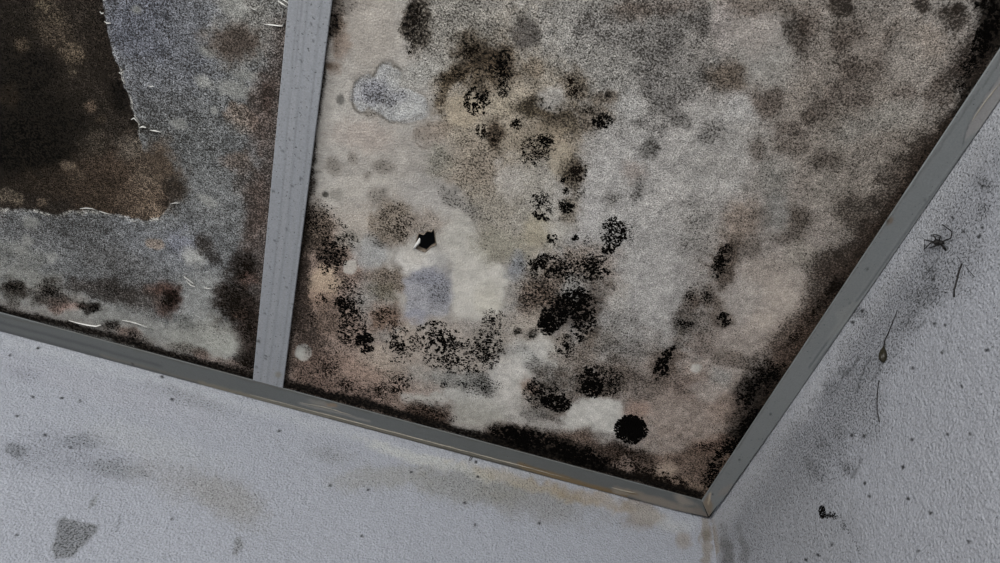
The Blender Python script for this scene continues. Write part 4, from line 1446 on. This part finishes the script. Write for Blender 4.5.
K([(317, 224, 17, 22, 10, 210, 1.3, 3.2, .8), (332, 256, 14, 18, 10, 240, 1.7, 4.0, .6), (350, 240, 10, 6, 35, 40, 1.3, 2.8, .7), (340, 225, 14, 5, 40, 30, 1.2, 2.6, .7)],
  'black mould patch beside the middle of the batten')
K([(350, 312, 15, 30, -6, 360, 1.5, 4, .7), (344, 305, 9, 12, 0, 90, 2, 4, .7), (364, 341, 9, 12, -20, 170, 2, 4.6, .6), (345, 335, 8, 8, 0, 60, 1.6, 3.6, .7)],
  'tall dense black mould clump right of the tan spot by the batten')
K([(322, 300, 9, 8, 0, 45, 1.4, 3.2, .7), (333, 285, 8, 8, 0, 30, 1.3, 2.8, .7)], 'dark mould flecks round the lower edge of the tan spot by the batten', BR)
K([(385, 318, 13, 10, 20, 110, 1.3, 3.2, .7)], 'red-brown speckled mould clump left of the blue-grey patch', BR)
K([(401, 345, 16, 18, 20, 190, 1.5, 3.6, .8), (393, 345, 7, 8, 0, 40, 1.8, 3.8, .7)], 'black mould dots on pale ground, between two dense clumps')
K([(438, 336, 20, 13, 10, 260, 1.9, 4.0, .6), (458, 356, 36, 16, 6, 430, 1.8, 4.0, .6), (488, 344, 13, 16, 0, 150, 1.9, 4.0, .6), (493, 321, 12, 11, 0, 90, 1.5, 3.4, .7)],
  'broad band of crowded black mould dots below the blue-grey patch')
K([(400, 382, 12, 7, -10, 70, 1.5, 3.6, .7), (397, 390, 7, 4, 0, 30, 1.8, 3.6, .7)], 'small black mould clump near the bottom, right of pink-brown ground')
for q in ((332, 367, 9, 11, 0, 60, 1.5, 3.4, .7), (345, 388, 7, 8, 0, 45, 1.5, 3.4, .7), (380, 390, 8, 8, 0, 55, 1.5, 3.4, .7)):
    K([q], 'one of three dark mould flecks on pink-brown ground near the batten foot', BR, group='mould flecks near the batten foot')
K([(312, 318, 5, 6, 0, 30, 1.5, 3.2, .7)], 'small dark mould spot above the white dot by the batten', BR)
K([(430, 413, 24, 8, 13, 170, 1.4, 3.4, .75)], 'brown-black mould strip at the bottom edge, left of a pale patch', BR)
K([(482, 388, 18, 8, -8, 90, 1.3, 3.0, .75), (444, 384, 4, 4, 0, 14, 1.4, 3, .7), (462, 383, 5, 4, 0, 16, 1.4, 3, .7)], 'faint grey-black mould dots between two pale streaks')
K([(535, 441, 42, 9, 14, 520, 1.8, 4.8, .7), (512, 433, 12, 6, 0, 90, 2, 4.6, .7), (580, 455, 26, 9, 14, 300, 1.8, 4.6, .7), (600, 463, 14, 7, 14, 110, 1.8, 4.2, .7)],
  'long solid black mould belt on the bottom edge of the board')
K([(632, 466, 28, 11, 12, 170, 1.5, 3.6, .8), (660, 478, 26, 7, 14, 170, 1.5, 4, .75), (628, 452, 20, 7, 10, 80, 1.5, 3.6, .8)], 'patchy brown-black mould between the black belt and the corner', BR)
K([(752, 428, 11, 20, 32, 300, 2, 4.8, .7), (733, 447, 18, 9, -25, 190, 1.8, 4.4, .7), (713, 472, 9, 18, 25, 170, 1.8, 4.4, .75), (707, 446, 10, 5, 0, 40, 1.6, 3.4, .7)],
  'black mould mass in the corner against the right strip')
K([(762, 378, 13, 17, 30, 200, 1.5, 4, .75), (746, 396, 8, 14, 20, 120, 1.6, 4, .7), (778, 372, 7, 10, 35, 60, 1.6, 3.6, .7)], 'black mould patch on the right edge, above the corner mass')
K([(833, 289, 6, 14, 38, 120, 1.4, 3.4, .75), (815, 310, 6, 18, 36, 80, 1.3, 3.0, .8), (795, 338, 6, 18, 36, 80, 1.3, 3.0, .8)], 'thin dark mould fringe along the middle of the right strip', BR)
K([(988, 30, 9, 30, 25, 330, 1.8, 4.6, .7), (972, 62, 9, 18, 32, 120, 1.5, 3.6, .8), (960, 85, 5, 8, 32, 40, 1.5, 3.2, .8), (985, 4, 9, 8, 0, 60, 1.6, 4, .7)],
  'black mould in the top right corner along the strip')
for q in ((690, 298, 5, 11, 10, 45, 1.3, 3.0, .8), (706, 296, 6, 10, 25, 50, 1.3, 3.2, .8), (684, 324, 9, 6, 0, 60, 1.4, 3.2, .8)):
    K([q], 'one of three loose dark mould flecks left of the isolated round spot', group='loose flecks left of the round spot')
K([(236, 302, 16, 18, -30, 230, 1.4, 4, .75), (250, 326, 8, 18, 5, 110, 1.4, 3.4, .8)], 'largest brown-black mould patch left of the batten', BR)
K([(246, 266, 9, 12, 0, 110, 1.4, 3.6, .75)], 'brown-black mould spot left of the batten, above the largest patch there', BR)
K([(246, 364, 9, 11, 0, 90, 1.4, 3.6, .75)], 'brown-black mould spot left of the batten foot, touching the bottom strip', BR)
K([(170, 300, 8, 10, 15, 100, 1.5, 3.6, .7)], 'reddish black mould spot left of the batten, on pale ground', BR)
K([(89, 307, 11, 5, 8, 90, 1.2, 2.8, .75)], 'flat oval dark mould spot above the long white flake')
K([(50, 293, 17, 11, 15, 120, 1.2, 2.8, .8)], 'soft dark mould spot left of the flat oval one, above the bottom strip')
K([(112, 291, 18, 8, 10, 80, 1.1, 2.4, .8)], 'faint wide dark mould patch above right of the flat oval spot')
K([(14, 287, 12, 6, 0, 70, 1.2, 2.8, .8)], 'dark mould spot at the far left edge of the picture, above the strip')
K([(112, 327, 8, 5, 10, 45, 1.2, 2.6, .8), (131, 334, 5, 5, 0, 25, 1.2, 2.8, .8), (140, 342, 12, 5, 15, 40, 1.1, 2.2, .8)], 'small dark mould spot between two white flakes')
K([(822, 512, 3, 6, 0, 45, 2.6, 4.6, .7), (828, 515, 6, 3, 0, 45, 1.6, 3.6, .7), (834, 516, 6, 3, 10, 26, 1.4, 2.8, .7), (843, 524, 3, 6, -20, 20, 1.3, 2.6, .7), (850, 533, 5, 2, 60, 12, 1.3, 2.4, .7),
   (857, 547, 8, 2, 62, 14, 1.3, 2.4, .7)], 'dark mould trail slanting down the lower right wall', MAT_MOULD, 'right')

# ------------------------------------------------------------------ small things on the walls
# spider
sp = tag(empty('spider', tuple(at_right(938.5, 242.4))), 'small black long-legged spider on the right wall near the strip', 'spider')


def part(name, v, f, mat, parent, smooth=True):
    o = link(name, v, f, mat, None, smooth)
    child_world(o, parent)
    return o


def c12(pts, ox, oy, offs):
    return [at_right(ox + x / 12.5, oy + y / 12.5, k) for (x, y), k in zip(pts, offs)]


def lathe_between(a, b, radii, seg=10):
    a, b = np.array(a), np.array(b)
    n = len(radii)
    return tube([a + (b - a) * (i / (n - 1)) for i in range(n)], radii, seg)


a, b, c_ = [at_right(910 + x / 12.5, 215 + y / 12.5, .005) for x, y in ((305, 336), (362, 344), (412, 350))]
v, f = lathe_between(b, a, [.0010, .0036, .0047, .0047, .0036, .0010])
part('abdomen', v, f, MAT_SPIDER, sp)
v, f = lathe_between(b, c_, [.0010, .0034, .0040, .0032, .0009])
part('head', v, f, MAT_SPIDER, sp)
LEGS = [[(400, 335), (510, 290), (525, 210), (405, 120)], [(365, 335), (382, 262), (330, 248), (285, 240)], [(335, 332), (305, 268), (265, 256)],
        [(325, 336), (250, 325), (180, 310), (182, 370), (178, 428)], [(340, 350), (262, 346), (175, 430)], [(372, 356), (305, 392), (242, 411)],
        [(380, 360), (412, 405), (442, 445)], [(392, 358), (425, 400), (455, 436)]]
for lg in LEGS:
    n = len(lg)
    offs = [.005] + [.010 - .006 * i / max(1, n - 2) for i in range(n - 2)] + [.0006]
    v, f = tube(c12(lg, 910, 215, offs), [.0012, .0010, .0008, .0007, .0006][:n], 6)
    part('leg', v, f, MAT_SPIDER, sp)

# teardrop with thread
dr = tag(empty('teardrop_blob', tuple(at_right(883, 355))), 'dark olive teardrop-shaped blob hanging from a thin thread on the right wall', 'blob')
A = at_right(883.7, 345.5, .002)
Bv = at_right(882.6, 362.2, .004)
v, f = lathe_between(A, Bv, [.0008, .0018, .0038, .0055, .0064, .0064, .0052, .0022], 14)
part('body', v, f, MAT_DROP, dr)
v, f = tube([at_right(845 + x / 12.5, 310 + y / 12.5, .0012) for x, y in ((650, 0), (640, 45), (600, 140), (575, 200), (545, 280), (500, 370), (486, 440), (484, 500))],
            [.0004, .0005, .0007, .0008, .0008, .0009, .0010, .0012], 6)
part('thread', v, f, MAT_SPIDER, dr)


def strand(pts, r, label, where=at_right, cat='strand'):
    v, f = tube([where(x, y, .0008) for x, y in pts], [r * k for k in ([1.0] * len(pts))], 6)
    o = link('dark_strand', v, f, MAT_SPIDER, None, True)
    tag(o, label, cat)


strand([(962, 263.5), (960.5, 267.5), (959.2, 271), (956.4, 282), (954.2, 290), (954, 297)], .0012, 'short thick black strand stuck to the right wall below the spider')
strand([(879, 380), (877.8, 388), (877, 402), (877.2, 412), (879.5, 422)], .0007, 'thin upright dark strand on the right wall below the teardrop blob')
strand([(968, 269.5), (971, 273), (974, 276.5)], .0004, 'very fine short hair on the right wall beside the black strand')
strand([(472, 455.5), (470, 458), (468.8, 461), (470.5, 460.5), (472.5, 457), (472.3, 455)], .0006, 'tiny looped dark fibre at the wall edge of the bottom strip', at_back, 'fibre')
